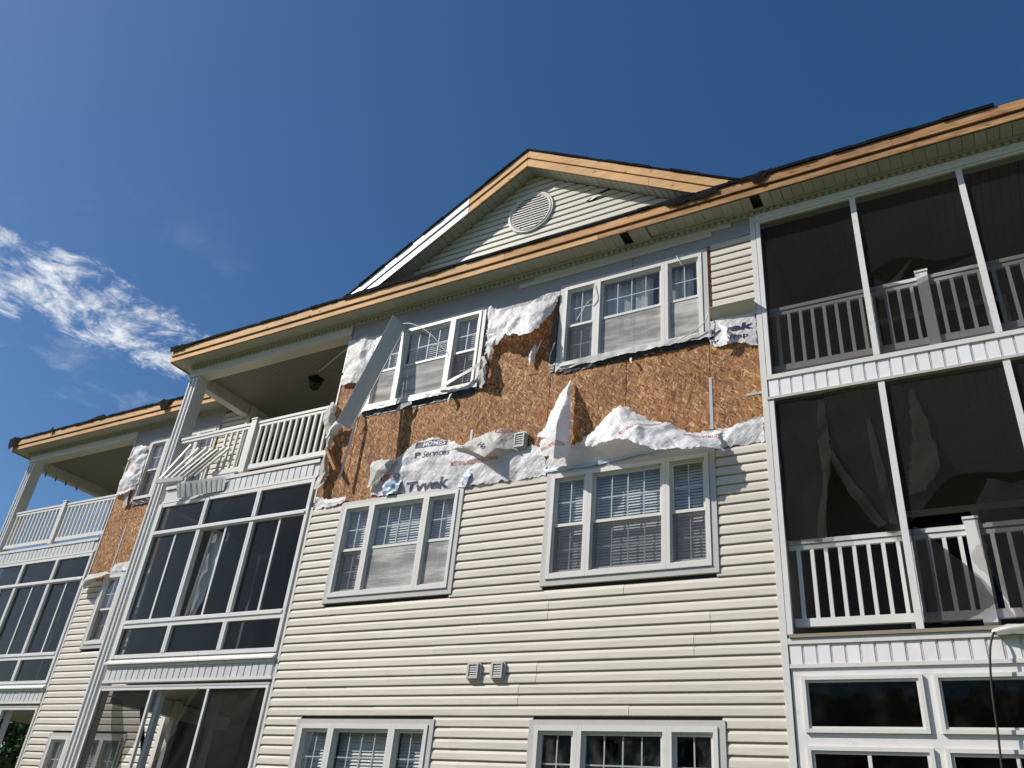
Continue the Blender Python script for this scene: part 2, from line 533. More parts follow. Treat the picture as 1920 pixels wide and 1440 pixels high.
class MB:
    def __init__(self):
        self.v = []
        self.f = []

    def add(self, vs, fs):
        b = len(self.v)
        self.v += [tuple(x) for x in vs]
        self.f += [tuple(b + i for i in f) for f in fs]
        return self

    def box(self, x0, x1, y0, y1, z0, z1):
        vs = [(x0, y0, z0), (x1, y0, z0), (x1, y1, z0), (x0, y1, z0), (x0, y0, z1), (x1, y0, z1), (x1, y1, z1), (x0, y1, z1)]
        return self.add(vs, [(0, 3, 2, 1), (4, 5, 6, 7), (0, 1, 5, 4), (1, 2, 6, 5), (2, 3, 7, 6), (3, 0, 4, 7)])

    def bar(self, a, b, w, d, up=(0, 0, 1)):
        """box of section w x d from a to b"""
        a = Vector(a)
        b = Vector(b)
        ax = (b - a).normalized()
        s = ax.cross(Vector(up))
        if s.length < 1e-4:
            s = ax.cross(Vector((0, 1, 0)))
        s.normalize()
        u = s.cross(ax).normalized()
        s = s * w / 2
        u = u * d / 2
        vs = [a - s - u, a + s - u, a + s + u, a - s + u, b - s - u, b + s - u, b + s + u, b - s + u]
        return self.add(vs, [(0, 3, 2, 1), (4, 5, 6, 7), (0, 1, 5, 4), (1, 2, 6, 5), (2, 3, 7, 6), (3, 0, 4, 7)])

    def prism_y(self, poly, y0, y1):
        """polygon in (x, z) run from y0 to y1"""
        n = len(poly)
        vs = [(x, y0, z) for x, z in poly] + [(x, y1, z) for x, z in poly]
        fs = [tuple(range(n)), tuple(range(2 * n - 1, n - 1, -1))]
        fs += [(i, i + n, (i + 1) % n + n, (i + 1) % n) for i in range(n)]
        return self.add(vs, fs)

    def prism_x(self, poly, x0, x1):
        """polygon in (y, z) run from x0 to x1"""
        n = len(poly)
        vs = [(x0, y, z) for y, z in poly] + [(x1, y, z) for y, z in poly]
        fs = [tuple(range(n - 1, -1, -1)), tuple(range(n, 2 * n))]
        fs += [(i, (i + 1) % n, (i + 1) % n + n, i + n) for i in range(n)]
        return self.add(vs, fs)

    def prism_z(self, poly, z0, z1):
        n = len(poly)
        vs = [(x, y, z0) for x, y in poly] + [(x, y, z1) for x, y in poly]
        fs = [tuple(range(n - 1, -1, -1)), tuple(range(n, 2 * n))]
        fs += [(i, (i + 1) % n, (i + 1) % n + n, i + n) for i in range(n)]
        return self.add(vs, fs)

    def frame(self, x0, x1, z0, z1, y0, y1, w, wt=None, wb=None):
        """rectangular frame butted, not crossing"""
        wt = w if wt is None else wt
        wb = w if wb is None else wb
        self.box(x0, x0 + w, y0, y1, z0, z1)
        self.box(x1 - w, x1, y0, y1, z0, z1)
        self.box(x0 + w, x1 - w, y0 + 0.001, y1 - 0.001, z1 - wt, z1)
        self.box(x0 + w, x1 - w, y0 + 0.001, y1 - 0.001, z0, z0 + wb)
        return self

    def tube(self, pts, r, n=8):
        pts = [Vector(p) for p in pts]
        b = len(self.v)
        for i, p in enumerate(pts):
            d = (pts[min(i + 1, len(pts) - 1)] - pts[max(i - 1, 0)]).normalized()
            s = d.cross(Vector((0.3, 0.9, 0.2))).normalized()
            u = s.cross(d)
            rr = r[i] if isinstance(r, (list, tuple)) else r
            for k in range(n):
                a = 2 * math.pi * k / n
                self.v.append(tuple(p + s * math.cos(a) * rr + u * math.sin(a) * rr))
        for i in range(len(pts) - 1):
            for k in range(n):
                self.f.append((b + i * n + k, b + i * n + (k + 1) % n, b + (i + 1) * n + (k + 1) % n, b + (i + 1) * n + k))
        self.f.append(tuple(b + k for k in range(n)))
        e = b + (len(pts) - 1) * n
        self.f.append(tuple(e + k for k in range(n - 1, -1, -1)))
        return self

    def mesh(self, name, mat, smooth_=False):
        me = bpy.data.meshes.new(name)
        me.from_pydata(self.v, [], self.f)
        if smooth_:
            me.polygons.foreach_set('use_smooth', [True] * len(me.polygons))
        me.materials.append(M[mat])
        me.update()
        return me

    def build(self, name, mat, parent=None, smooth_=False):
        o = bpy.data.objects.new(name, self.mesh(name, mat, smooth_))
        return place(o, parent)


def inst(name, mesh, parent, loc, scale=(1, 1, 1), rot=(0, 0, 0)):
    o = bpy.data.objects.new(name, mesh)
    place(o, parent, loc)
    o.scale = scale
    o.rotation_euler = rot
    return o


def polyline(pts, n):
    pts = [Vector(p) for p in pts]
    m = len(pts) - 1
    out = []
    for i in range(n):
        q = i / (n - 1) * m
        k = min(int(q), m - 1)
        out.append(pts[k].lerp(pts[k + 1], q - k))
    return out


def catmull(pts, n):
    pts = [Vector(p) for p in pts]
    if len(pts) == 1:
        return [pts[0].copy() for _ in range(n)]
    out = []
    m = len(pts) - 1
    for i in range(n):
        s = i / (n - 1) * m
        k = min(int(s), m - 1)
        f = s - k
        p1, p2 = pts[k], pts[k + 1]
        p0 = pts[k - 1] if k > 0 else p1 * 2 - p2
        p3 = pts[k + 2] if k + 2 <= m else p2 * 2 - p1
        out.append(0.5 * ((2 * p1) + (p2 - p0) * f + (2 * p0 - 5 * p1 + 4 * p2 - p3) * f * f + (3 * p1 - p0 - 3 * p2 + p3) * f ** 3))
    return out


SHEET_SEED = [0]
FOLDS = ((0.93, 0.37, 0.7, 0.5), (0.70, -0.71, 1.1, 0.34), (-0.92, 0.40, 2.3, 0.10))


def sheet(name, rows, mat, parent=None, n=40, m=24, amp=0.03, freq=5.0, rag=0.015, ragf=14.0, pin_top=False, flat=False, lin=False):
    """cloth-like surface lofted through polylines, wrinkled, with torn edges"""
    SHEET_SEED[0] += 1
    so = Vector((SHEET_SEED[0] * 13.7, SHEET_SEED[0] * 3.1, SHEET_SEED[0] * 7.7))
    if lin:
        lines = [[a.lerp(b, 0.3) for a, b in zip(polyline(r, n), catmull(r, n))] for r in rows]
        grid = [[a.lerp(b, 0.4) for a, b in zip(polyline([ln[i] for ln in lines], m), catmull([ln[i] for ln in lines], m))] for i in range(n)]
    else:
        lines = [catmull(r, n) for r in rows]
        grid = [catmull([ln[i] for ln in lines], m) for i in range(n)]
    v = []
    for i in range(n):
        for j in range(m):
            p = grid[i][j].copy()
            a = noise.fractal(p * freq * 1.3 + so, 1.0, 2.0, 3)
            b = 0.0
            for (dx, dz, ff, ww) in FOLDS:
                q = (p.x * dx + p.z * dz) * ff * freq * 0.32 + noise.noise(p * freq * 0.45 + so * (1 + ff)) * 0.9 + SHEET_SEED[0] * 0.37
                b += (abs((q % 1.0) - 0.5) * 4.0 - 1.0) * ww
            fade = min(1.0, j / 3.0) if pin_top else 1.0
            p.y += (a * 0.24 + b * 0.72) * amp * fade
            edge = (i in (0, n - 1)) or (j == m - 1) or (j == 0 and not pin_top)
            if edge:
                q = p * ragf + so
                p.x += (noise.noise(q) + 0.6 * noise.noise(q * 3.1)) * rag
                p.z += (noise.noise(q + Vector((5, 9, 2))) + 0.6 * noise.noise(q * 3.3)) * rag
            v.append(p)
    f = []
    for i in range(n - 1):
        for j in range(m - 1):
            a = i * m + j
            f.append((a, a + m, a + m + 1, a + 1))
    mb = MB()
    mb.add(v, f)
    return mb.build(name, mat, parent, not flat)


def text_mesh(s, bold=0.0, shear=0.0, spacing=1.0):
    cu = bpy.data.curves.new('t', 'FONT')
    cu.body = s
    cu.offset = bold
    cu.shear = shear
    cu.space_character = spacing
    cu.resolution_u = 3
    o = bpy.data.objects.new('t', cu)
    col.objects.link(o)
    dg = bpy.context.evaluated_depsgraph_get()
    me = bpy.data.meshes.new_from_object(o.evaluated_get(dg))
    bpy.data.objects.remove(o)
    bpy.data.curves.remove(cu)
    return me


def lettering(sheets, s, x, z, width, height, mat, parent, bold=0.0, shear=0.0, rot=0.0, lift=0.004, me=None, y_from=-3.0):
    """print s on the sheets: (x, z) is its lower left corner before turning by rot"""
    own = me is None
    if own:
        me = text_mesh(s, bold, shear)
    bm = bmesh.new()
    bm.from_mesh(me)
    if own:
        bpy.data.meshes.remove(me)
    xs = [q.co.x for q in bm.verts]
    ys = [q.co.y for q in bm.verts]
    if not xs:
        bm.free()
        return None
    x0, x1, y0, y1 = min(xs), max(xs), min(ys), max(ys)
    c, sn = math.cos(rot), math.sin(rot)
    for q in bm.verts:
        a = (q.co.x - x0) / (x1 - x0) * width
        b = (q.co.y - y0) / (y1 - y0) * height
        q.co = Vector((x + a * c - b * sn, 0, z + a * sn + b * c))
    X = [q.co.x for q in bm.verts]
    Z = [q.co.z for q in bm.verts]
    step = 0.02
    for k in range(int((max(X) - min(X)) / step)):
        bmesh.ops.bisect_plane(bm, geom=bm.verts[:] + bm.edges[:] + bm.faces[:], plane_co=(min(X) + (k + 0.5) * step, 0, 0), plane_no=(1, 0, 0))
    for k in range(int((max(Z) - min(Z)) / step)):
        bmesh.ops.bisect_plane(bm, geom=bm.verts[:] + bm.edges[:] + bm.faces[:], plane_co=(0, 0, min(Z) + (k + 0.5) * step), plane_no=(0, 0, 1))
    trees = []
    for so in sheets:
        trees.append(BVHTree.FromPolygons([vv.co for vv in so.data.vertices], [tuple(p.vertices) for p in so.data.polygons]))
    kill = []
    for q in bm.verts:
        best = None
        for tr in trees:
            h = tr.ray_cast(Vector((q.co.x, y_from, q.co.z)), Vector((0, 1, 0)))
            if h[0] is not None and (best is None or h[0].y < best):
                best = h[0].y
        if best is None:
            kill.append(q)
        else:
            q.co.y = best - lift
    bmesh.ops.delete(bm, geom=kill, context='VERTS')
    if not bm.faces:
        bm.free()
        return None
    me2 = bpy.data.meshes.new('lettering')
    bm.to_mesh(me2)
    bm.free()
    me2.materials.append(M[mat])
    o = bpy.data.objects.new('lettering', me2)
    return place(o, parent)


def rect_mesh():
    me = bpy.data.meshes.new('r')
    me.from_pydata([(0, 0, 0), (1, 0, 0), (1, 1, 0), (0, 1, 0)], [], [(0, 1, 2, 3)])
    return me


def ring_mesh(inner=0.86):
    n = 36
    v = []
    for k in range(n):
        a = 2 * math.pi * k / n
        v += [(math.cos(a), math.sin(a), 0), (inner * math.cos(a), inner * 0.97 * math.sin(a), 0)]
    f = [(2 * k, (2 * k + 2) % (2 * n), (2 * k + 3) % (2 * n), 2 * k + 1) for k in range(n)]
    me = bpy.data.meshes.new('r')
    me.from_pydata(v, [], f)
    return me


# ------------------------------------------------------------------ dimensions of the place
GZ = 0.2                     # lawn
E = 0.1143                   # siding exposure
ROW0 = 6.1075                # top line of the siding that is left
FL = 2.909                   # storey height
WX, WY = -7.15, 1.42         # the set-back wing repeats the main front, moved by this
PW = 3.52                    # porch width
SOF = 9.43                   # soffit height

# ------------------------------------------------------------------ setting
g = MB()
g.add([(-900, -900, GZ), (900, -900, GZ), (900, 900, GZ), (-900, 900, GZ)], [(0, 1, 2, 3)])
tag(g.build('ground', 'lawn'), kind='structure')

bld = empty('apartment_building', (0, 0, GZ),
            'storm-damaged three-storey cream apartment building with stripped siding and bare roof edges', 'building')


def part(name, mb, mat, parent=None, label=None, smooth_=False):
    o = mb.build(name, mat, parent or bld, smooth_)
    if label:
        o['label'] = label
    return o


# ---- walls: sheathing with openings ----
def wall_with_holes(mb, x0, x1, z0, z1, y0, y1, holes):
    xs = sorted({x0, x1, *[h[0] for h in holes], *[h[1] for h in holes]})
    for a, b in zip(xs[:-1], xs[1:]):
        if b <= x0 or a >= x1:
            continue
        cuts = sorted((h[2], h[3]) for h in holes if h[0] <= a + 1e-6 and h[1] >= b - 1e-6)
        z = z0
        for c0, c1 in cuts:
            if c0 > z:
                mb.box(a, b, y0, y1, z, c0)
            z = max(z, c1)
        if z < z1:
            mb.box(a, b, y0, y1, z, z1)


T1 = 3.2076
WH = 1.4554
STACK_L = (0.5985, 2.6743)
STACK_R = (3.9069, 6.0309)
win_rects = {}
for lev in range(3):
    zt = T1 + lev * FL
    win_rects[('L', lev)] = (STACK_L[0], STACK_L[1], zt - WH, zt)
    win_rects[('R', lev)] = (STACK_R[0], STACK_R[1], zt - WH, zt)
holes_main = [(r[0] + 0.07, r[1] - 0.07, r[2] + 0.07, r[3] - 0.07) for r in win_rects.values()]
WALL_R = 6.64
wall = MB()
wall_with_holes(wall, 0.0, WALL_R, 0.75, 9.60, 0.012, 0.14, holes_main)
wall = part('wall', wall, 'backer_dark')
WING_END = -3.72
wing_rects = {('L', k): (r[0] + WX, r[1] + WX, r[2], r[3]) for (s, k), r in win_rects.items() if s == 'L'}
holes_wing = [(r[0] + 0.07, r[1] - 0.07, r[2] + 0.07, r[3] - 0.07) for r in wing_rects.values()]
wwall = MB()
wall_with_holes(wwall, WX, WING_END, 0.75, 9.60, WY + 0.012, WY + 0.14, holes_wing)
wwall = part('wall', wwall, 'backer_dark', label='wall of the set-back left wing')

fnd = MB().box(-3.6, 10.3, 0.02, 0.3, GZ - 0.3, 0.76).box(WX - PW, WING_END, WY + 0.02, WY + 0.3, GZ - 0.3, 0.76)
part('foundation', fnd, 'concrete')

# ---- siding planks ----
PROFILE = [(0.010, 0.0), (-0.018, -0.002), (-0.0215, 0.004), (-0.0190, 0.066), (-0.0135, 0.082), (0.000, 0.103), (0.007, E), (0.010, E)]
plank_mesh = MB().prism_x(PROFILE, 0.0, 1.0).mesh('siding_plank', 'siding_vinyl')


def siding(parent, x0, x1, y, ztop, zbot, holes, seed):
    rnd = random.Random(seed)
    k = 0
    z = ztop
    while z > zbot:
        z -= E
        segs = [(x0, x1)]
        for (hx0, hx1, hz0, hz1) in holes:
            if z + E * 0.75 > hz0 and z + E * 0.25 < hz1:
                ns = []
                for a, b in segs:
                    if hx0 > a:
                        ns.append((a, min(b, hx0)))
                    if hx1 < b:
                        ns.append((max(a, hx1), b))
                segs = [s for s in ns if s[1] - s[0] > 0.03]
        if k % 2 == 0:
            cuts = [rnd.uniform(x0 + 0.4, x0 + 3.2)]
            while cuts[-1] + 2.6 < x1:
                cuts.append(cuts[-1] + rnd.uniform(2.4, 3.6))
        for a, b in segs:
            cs = [c for c in cuts if a + 0.25 < c < b - 0.25]
            pts = [a] + cs + [b]
            for i, (p, q) in enumerate(zip(pts[:-1], pts[1:])):
                inst('siding_plank', plank_mesh, parent, (p, y - (0.0032 if i % 2 else 0.0), z), (q - p + (0.018 if i < len(pts) - 2 and i % 2 else 0.0), 1, 1))
        k += 1


sh = [(r[0] + 0.03, r[1] - 0.03, r[2] + 0.02, r[3] - 0.02) for r in win_rects.values()]
siding(wall, 0.035, 6.60, 0.0, ROW0, 0.78, sh, 3)
sh2 = [(r[0] + 0.03, r[1] - 0.03, r[2] + 0.02, r[3] - 0.02) for r in wing_rects.values()]
siding(wwall, WX + 0.035, WING_END - 0.02, WY, ROW0 - 0.12, 0.78, sh2, 11)
# patch that still hangs on, right of the top right window
siding(wall, 6.075, 6.60, -0.002, 9.09, 8.00, [], 5)
# remains of siding under the right half of the frieze
for (a, b, z, dy) in ((3.2, 6.10, 9.205, -0.006), (3.45, 6.36, 9.275, -0.010)):
    inst('siding_plank', plank_mesh, wall, (a, dy, z - 0.01), (b - a, 1, 0.9), (0, math.radians(-0.25), 0))
# siding beside the set-back wing's top window
siding(wwall, -4.42, WING_END - 0.02, WY - 0.002, 9.30, 6.95, [], 9)

# corner posts of the wall
cp = MB().box(0.0, 0.04, -0.022, 0.02, 0.78, ROW0 + 0.02)
part('corner_trim', cp, 'frame_white')
cp = MB().box(6.60, 6.665, -0.026, 0.10, 0.78, 9.36)
part('corner_trim', cp, 'frame_white')
cp = MB().box(WX, WX + 0.04, WY - 0.022, WY + 0.02, 0.78, 6.0)
part('corner_trim', cp, 'frame_white')
cp = MB().box(WING_END - 0.03, WING_END + 0.07, WY - 0.028, WY + 0.10, 0.78, 9.3)
part('corner_trim', cp, 'frame_white')


# ---- bare boards of the stripped top storey ----
def osb_panels(parent, joints, zs, y, holes):
    for a, b in zip(joints[:-1], joints[1:]):
        for c, d in zip(zs[:-1], zs[1:]):
            segs = [(a + 0.004, b - 0.004, c + 0.004, d - 0.004)]
            out = []
            for s in segs:
                hit = [h for h in holes if h[0] < s[1] and h[1] > s[0] and h[2] < s[3] and h[3] > s[2]]
                if not hit:
                    out.append(s)
                    continue
                h = hit[0]
                if s[0] < h[0]:
                    out.append((s[0], h[0], s[2], s[3]))
                if s[1] > h[1]:
                    out.append((h[1], s[1], s[2], s[3]))
                m0, m1 = max(s[0], h[0]), min(s[1], h[1])
                if s[2] < h[2]:
                    out.append((m0, m1, s[2], h[2]))
                if s[3] > h[3]:
                    out.append((m0, m1, h[3], s[3]))
            if out:
                mb = MB()
                for q in out:
                    mb.box(q[0], q[1], y + random.uniform(-0.002, 0.0), y + 0.0112, q[2], q[3])
                mb.build('osb_panel', 'osb', parent)


top_holes = [h for h in holes_main if h[3] > 8]
osb_panels(wall, [0.002, 0.55, 1.645, 2.74, 3.83, 4.925, 6.004, 6.598], [6.08, 7.64, 9.40], 0.0, top_holes)
osb_panels(wwall, [WX + 0.002, -6.55, -5.45, -4.30, WING_END], [5.98, 7.25, 9.40], WY, [h for h in holes_wing if h[3] > 8])


# ---- windows ----
def triple_window(rect, y, trim=True, blind='h', dusty=(0, 0, 0), lit_top=False, full_trim=True, tag_label=None):
    x0, x1, z0, z1 = rect
    fr = MB()
    ix0, ix1, iz0, iz1 = x0 + 0.072, x1 - 0.072, z0 + 0.085, z1 - 0.06
    W = ix1 - ix0
    uw = 0.505
    units = [(ix0, ix0 + uw), (ix0 + uw, ix1 - uw), (ix1 - uw, ix1)]
    # outer vinyl frame of the three joined units
    for a, b in units:
        fr.frame(a + 0.001, b - 0.001, iz0, iz1, y - 0.045, y + 0.07, 0.045, 0.05, 0.055)
    for a, b in units:                                   # stepped inner stop
        fr.frame(a + 0.046, b - 0.046, iz0 + 0.056, iz1 - 0.051, y - 0.02, y + 0.06, 0.014)
    win = part('window', fr, 'frame_white', label=tag_label)
    if trim:
        tm = MB()
        w = 0.07
        d0, d1 = y - 0.032, y + 0.008
        tm.prism_y([(x0, z1), (x0 + w, z1 - w * 0.86), (x1 - w, z1 - w * 0.86), (x1, z1)], d0, d1)
        tm.prism_y([(x0, z0), (x0, z1 - 0.001), (x0 + w, z1 - w * 0.86 - 0.001), (x0 + w, z0 + w)], d0 - 0.001, d1)
        tm.prism_y([(x1, z1 - 0.001), (x1, z0), (x1 - w, z0 + w), (x1 - w, z1 - w * 0.86 - 0.001)], d0 - 0.001, d1)
        if full_trim:
            tm.prism_y([(x0 + 0.001, z0), (x0 + w, z0 + w + 0.002), (x1 - w, z0 + w + 0.002), (x1 - 0.001, z0)], d0 - 0.002, d1)
        tm.box(x0 + w, x1 - w, y - 0.05, y + 0.008, z0 + w + 0.003, z0 + w + 0.012)
        tm.build('window_trim', 'trim_grey', win)
    mid = (iz0 + iz1) / 2 - 0.02
    for ui, (a, b) in enumerate(units):
        ga, gb = a + 0.062, b - 0.062
        up = MB().frame(ga - 0.003, gb + 0.003, mid, iz1 - 0.066, y - 0.004, y + 0.03, 0.022, 0.02, 0.036)
        up = up.build('upper_sash', 'frame_white', win)
        lo = MB().frame(ga - 0.003, gb + 0.003, iz0 + 0.071, mid - 0.001, y + 0.028, y + 0.058, 0.026, 0.03, 0.036)
        lo.build('lower_sash', 'frame_white', win)
        MB().box(ga + 0.019, gb - 0.019, y + 0.011, y + 0.015, mid + 0.034, iz1 - 0.086).build('pane', 'pane_glass', win)
        MB().box(ga + 0.023, gb - 0.023, y + 0.041, y + 0.045, iz0 + 0.105, mid - 0.03).build('pane', 'pane_glass', win)
        nx = 2 if (b - a) < 0.6 else 4
        gr = MB()
        ua, ub, uc, ud = ga + 0.019, gb - 0.019, mid + 0.034, iz1 - 0.086
        for k in range(1, nx):
            xx = ua + (ub - ua) * k / nx
            gr.box(xx - 0.0075, xx + 0.0075, y + 0.0165, y + 0.0225, uc, ud)
        zz = (uc + ud) / 2
        gr.box(ua, ub, y + 0.017, y + 0.022, zz - 0.0075, zz + 0.0075)
        gr.build('muntin', 'frame_white', win)
        gr = MB()
        uc, ud = iz0 + 0.105, mid - 0.03
        for k in range(1, nx):
            xx = ua + (ub - ua) * k / nx
            gr.box(xx - 0.0075, xx + 0.0075, y + 0.0465, y + 0.0525, uc, ud)
        zz = (uc + ud) / 2
        gr.box(ua, ub, y + 0.047, y + 0.052, zz - 0.0075, zz + 0.0075)
        gr.build('muntin', 'frame_white', win)
        # insect screen over the lower half
        sc = MB()
        nn = 14
        za, zb = iz0 + 0.072, mid - 0.001
        vs, fs = [], []
        for i in range(nn + 1):
            for j in range(nn + 1):
                px = ga + (gb - ga) * i / nn
                pz = za + (zb - za) * j / nn
                wv = 0.004 * noise.noise(Vector((px * 4, y, pz * 4))) * math.sin(math.pi * i / nn) * math.sin(math.pi * j / nn)
                vs.append((px, y + 0.006 + wv, pz))
        for i in range(nn):
            for j in range(nn):
                q = i * (nn + 1) + j
                fs.append((q, q + nn + 1, q + nn + 2, q + 1))
        sc.add(vs, fs)
        sc.build('insect_screen', 'window_screen_dusty' if dusty[ui] else 'window_screen', win)
        if blind == 'h':
            bl = MB()
            zz = iz1 - 0.05
            pitch = 0.036
            while zz > iz0 + 0.05:
                c, s = 0.021 * math.cos(1.08), 0.021 * math.sin(1.08)
                dz = random.uniform(-0.002, 0.002)
                bl.add([(ga - 0.02, y + 0.12 - c, zz - s + dz), (gb + 0.02, y + 0.12 - c, zz - s + dz), (gb + 0.02, y + 0.12 + c, zz + s + dz), (ga - 0.02, y + 0.12 + c, zz + s + dz)], [(0, 1, 2, 3)])
                zz -= pitch
            bl.build('blind', 'blind_white', win)
        elif blind == 'v':
            bl = MB()
            xx = ga - 0.02
            while xx < gb:
                if random.random() < 0.86:
                    an = random.uniform(0.25, 0.9)
                    c, s = 0.044 * math.cos(an), 0.044 * math.sin(an)
                    zt = iz1 - 0.05
                    bl.add([(xx - c, y + 0.16 - s, iz0 + 0.02), (xx + c, y + 0.16 + s, iz0 + 0.02), (xx + c, y + 0.16 + s, zt), (xx - c, y + 0.16 - s, zt)], [(0, 1, 2, 3)])
                xx += 0.082
            bl.build('blind', 'blind_white', win)
    return win


triple_window(win_rects[('L', 2)], 0.0, True, 'h', (1, 1, 0), full_trim=False)
triple_window(win_rects[('R', 2)], 0.0, True, 'v', (0, 1, 1), full_trim=False)
triple_window(win_rects[('L', 1)], 0.0, True, 'h', (0, 1, 1))
triple_window(win_rects[('R', 1)], 0.0, True, 'h', (0, 0, 0))
triple_window(win_rects[('L', 0)], 0.0, True, 'h', (0, 0, 0))
triple_window(win_rects[('R', 0)], 0.0, True, None, (0, 0, 0))
for lev in (0, 1, 2):
    triple_window(wing_rects[('L', lev)], WY, True, 'h', (0, 0, 0), full_trim=lev < 2)

# ---- rooms behind the windows ----
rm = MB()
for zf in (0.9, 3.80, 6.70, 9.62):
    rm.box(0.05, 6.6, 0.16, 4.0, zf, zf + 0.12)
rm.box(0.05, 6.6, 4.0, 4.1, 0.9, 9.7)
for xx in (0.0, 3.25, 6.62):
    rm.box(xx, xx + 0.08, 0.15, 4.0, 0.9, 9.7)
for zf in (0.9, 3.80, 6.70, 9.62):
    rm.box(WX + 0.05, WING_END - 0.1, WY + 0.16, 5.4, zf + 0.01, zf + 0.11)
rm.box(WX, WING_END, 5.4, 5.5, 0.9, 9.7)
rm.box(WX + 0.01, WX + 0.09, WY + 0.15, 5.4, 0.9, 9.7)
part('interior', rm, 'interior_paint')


# ---- eaves ----
soffit_slat = MB().prism_x([(-0.30, 0.0), (-0.30, 0.004), (0.0, 0.004), (0.0, 0.0)], 0.006, 0.122)
# raised seam at one edge of each strip
soffit_slat.box(0.0, 0.006, -0.30, 0.0, -0.005, 0.004)
soffit_slat.box(0.060, 0.064, -0.30, 0.0, -0.003, -0.0005)
soffit_slat = soffit_slat.mesh('soffit_slat', 'soffit_vinyl')


def eave(x0, x1, yo, board_spec, gaps, white_upto=None):
    """fascia boards, soffit strips, dentils and shingle edge of one straight eave"""
    core = MB()
    core.box(x0 + 0.03, x1 - 0.03, yo - 0.325, yo - 0.30, SOF - 0.006, 9.65)
    part('rafter_edge', core, 'backer_dark')
    joints = board_spec
    for (a, b, m) in joints['upper']:
        part('fascia_board', MB().box(a + 0.002, b - 0.002, yo - 0.372, yo - 0.332, 9.522, 9.655), m)
    for (a, b, m) in joints['lower']:
        part('fascia_board', MB().box(a + 0.002, b - 0.002, yo - 0.347, yo - 0.328, 9.408, 9.500), m)
    sof = MB().box(x0 + 0.02, x1 - 0.02, yo - 0.29, yo - 0.01, SOF + 0.06, SOF + 0.07)
    sof = part('soffit', sof, 'backer_dark')
    x = x0 + 0.01
    i = 0
    while x < x1 - 0.12:
        gone = any(a < x < b for a, b in gaps)
        if not gone:
            near = any(a - 0.3 < x < b + 0.3 for a, b in gaps)
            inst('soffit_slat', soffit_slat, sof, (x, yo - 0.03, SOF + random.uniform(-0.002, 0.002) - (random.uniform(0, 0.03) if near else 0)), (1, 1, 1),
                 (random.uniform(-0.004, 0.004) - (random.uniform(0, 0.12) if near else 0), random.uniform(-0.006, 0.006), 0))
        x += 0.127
        i += 1
    # roof edge: ragged black felt and shingle butts
    re = MB()
    x = x0 - 0.02
    while x < x1 + 0.02:
        w = random.uniform(0.12, 0.34)
        o = random.uniform(0.0, 0.018)
        h = random.uniform(0.0, 0.012)
        zt = 9.656
        yy = yo - 0.385 - o
        if not (white_upto and x > white_upto):
            re.add([(x, yy, zt), (x + w, yy - random.uniform(-.01, .01), zt), (x + w, yy, zt + 0.040 + h), (x, yy, zt + 0.040 + h),
                    (x, yo + 0.4, zt + 0.40), (x + w, yo + 0.4, zt + 0.40), (x + w, yo + 0.4, zt + 0.443 + h), (x, yo + 0.4, zt + 0.443 + h)],
                   [(0, 1, 2, 3), (3, 2, 6, 7), (0, 4, 5, 1), (0, 3, 7, 4), (1, 5, 6, 2)])
        x += w
    return re


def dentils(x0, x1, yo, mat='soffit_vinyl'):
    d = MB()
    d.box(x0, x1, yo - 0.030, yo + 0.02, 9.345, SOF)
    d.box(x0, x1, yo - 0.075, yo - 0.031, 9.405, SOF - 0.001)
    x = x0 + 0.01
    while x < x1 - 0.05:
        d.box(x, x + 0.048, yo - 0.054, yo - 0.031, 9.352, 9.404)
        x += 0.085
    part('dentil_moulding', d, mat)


MX0, MX1 = -4.12, 10.75
spec = {'upper': [(MX0, -0.6, 'new_wood'), (-0.6, 3.1, 'new_wood'), (3.1, 5.72, 'mid_wood'), (5.72, 8.4, 'old_wood'), (8.4, MX1, 'old_wood')],
        'lower': [(MX0, -1.2, 'new_wood'), (-1.2, 1.9, 'new_wood'), (1.9, 4.6, 'new_wood'), (4.6, 6.9, 'old_wood'), (6.9, MX1, 'old_wood')]}
re = eave(MX0, MX1, 0.0, spec, [(4.78, 4.96), (6.58, 6.72)], white_upto=9.3)
roof_main = MB()
ZR = 9.665
roof_main.add([(MX0, -0.37, ZR), (MX1, -0.37, ZR), (MX1, 8.0, ZR + 8.37 * 0.5), (MX0 + 7, 8.0, ZR + 8.37 * 0.5),
               (MX0, -0.37, ZR - 0.01), (MX1, -0.37, ZR - 0.01), (MX1, 8.0, ZR + 8.37 * 0.5 - .01), (MX0 + 7, 8.0, ZR + 8.37 * 0.5 - .01),
               (MX0, 12.0, ZR), (MX0, 12.0, ZR - .01)],
              [(0, 1, 2, 3), (4, 7, 6, 5), (0, 3, 8), (4, 9, 7), (1, 5, 6, 2)])
roof = part('roof', roof_main, 'roof_grey')
re.build('shingle_edge', 'tar_black', roof)
dentils(MX0 + 0.27, MX1, 0.0)
# left end of the main eave: side soffit and end boards
se = MB().box(MX0 + 0.012, MX0 + 0.26, -0.02, 1.0, SOF - 0.001, SOF + 0.01)
part('soffit', se, 'soffit_vinyl')
part('fascia_board', MB().box(MX0 - 0.028, MX0 + 0.005, -0.33, 1.1, 9.408, 9.655), 'old_wood')

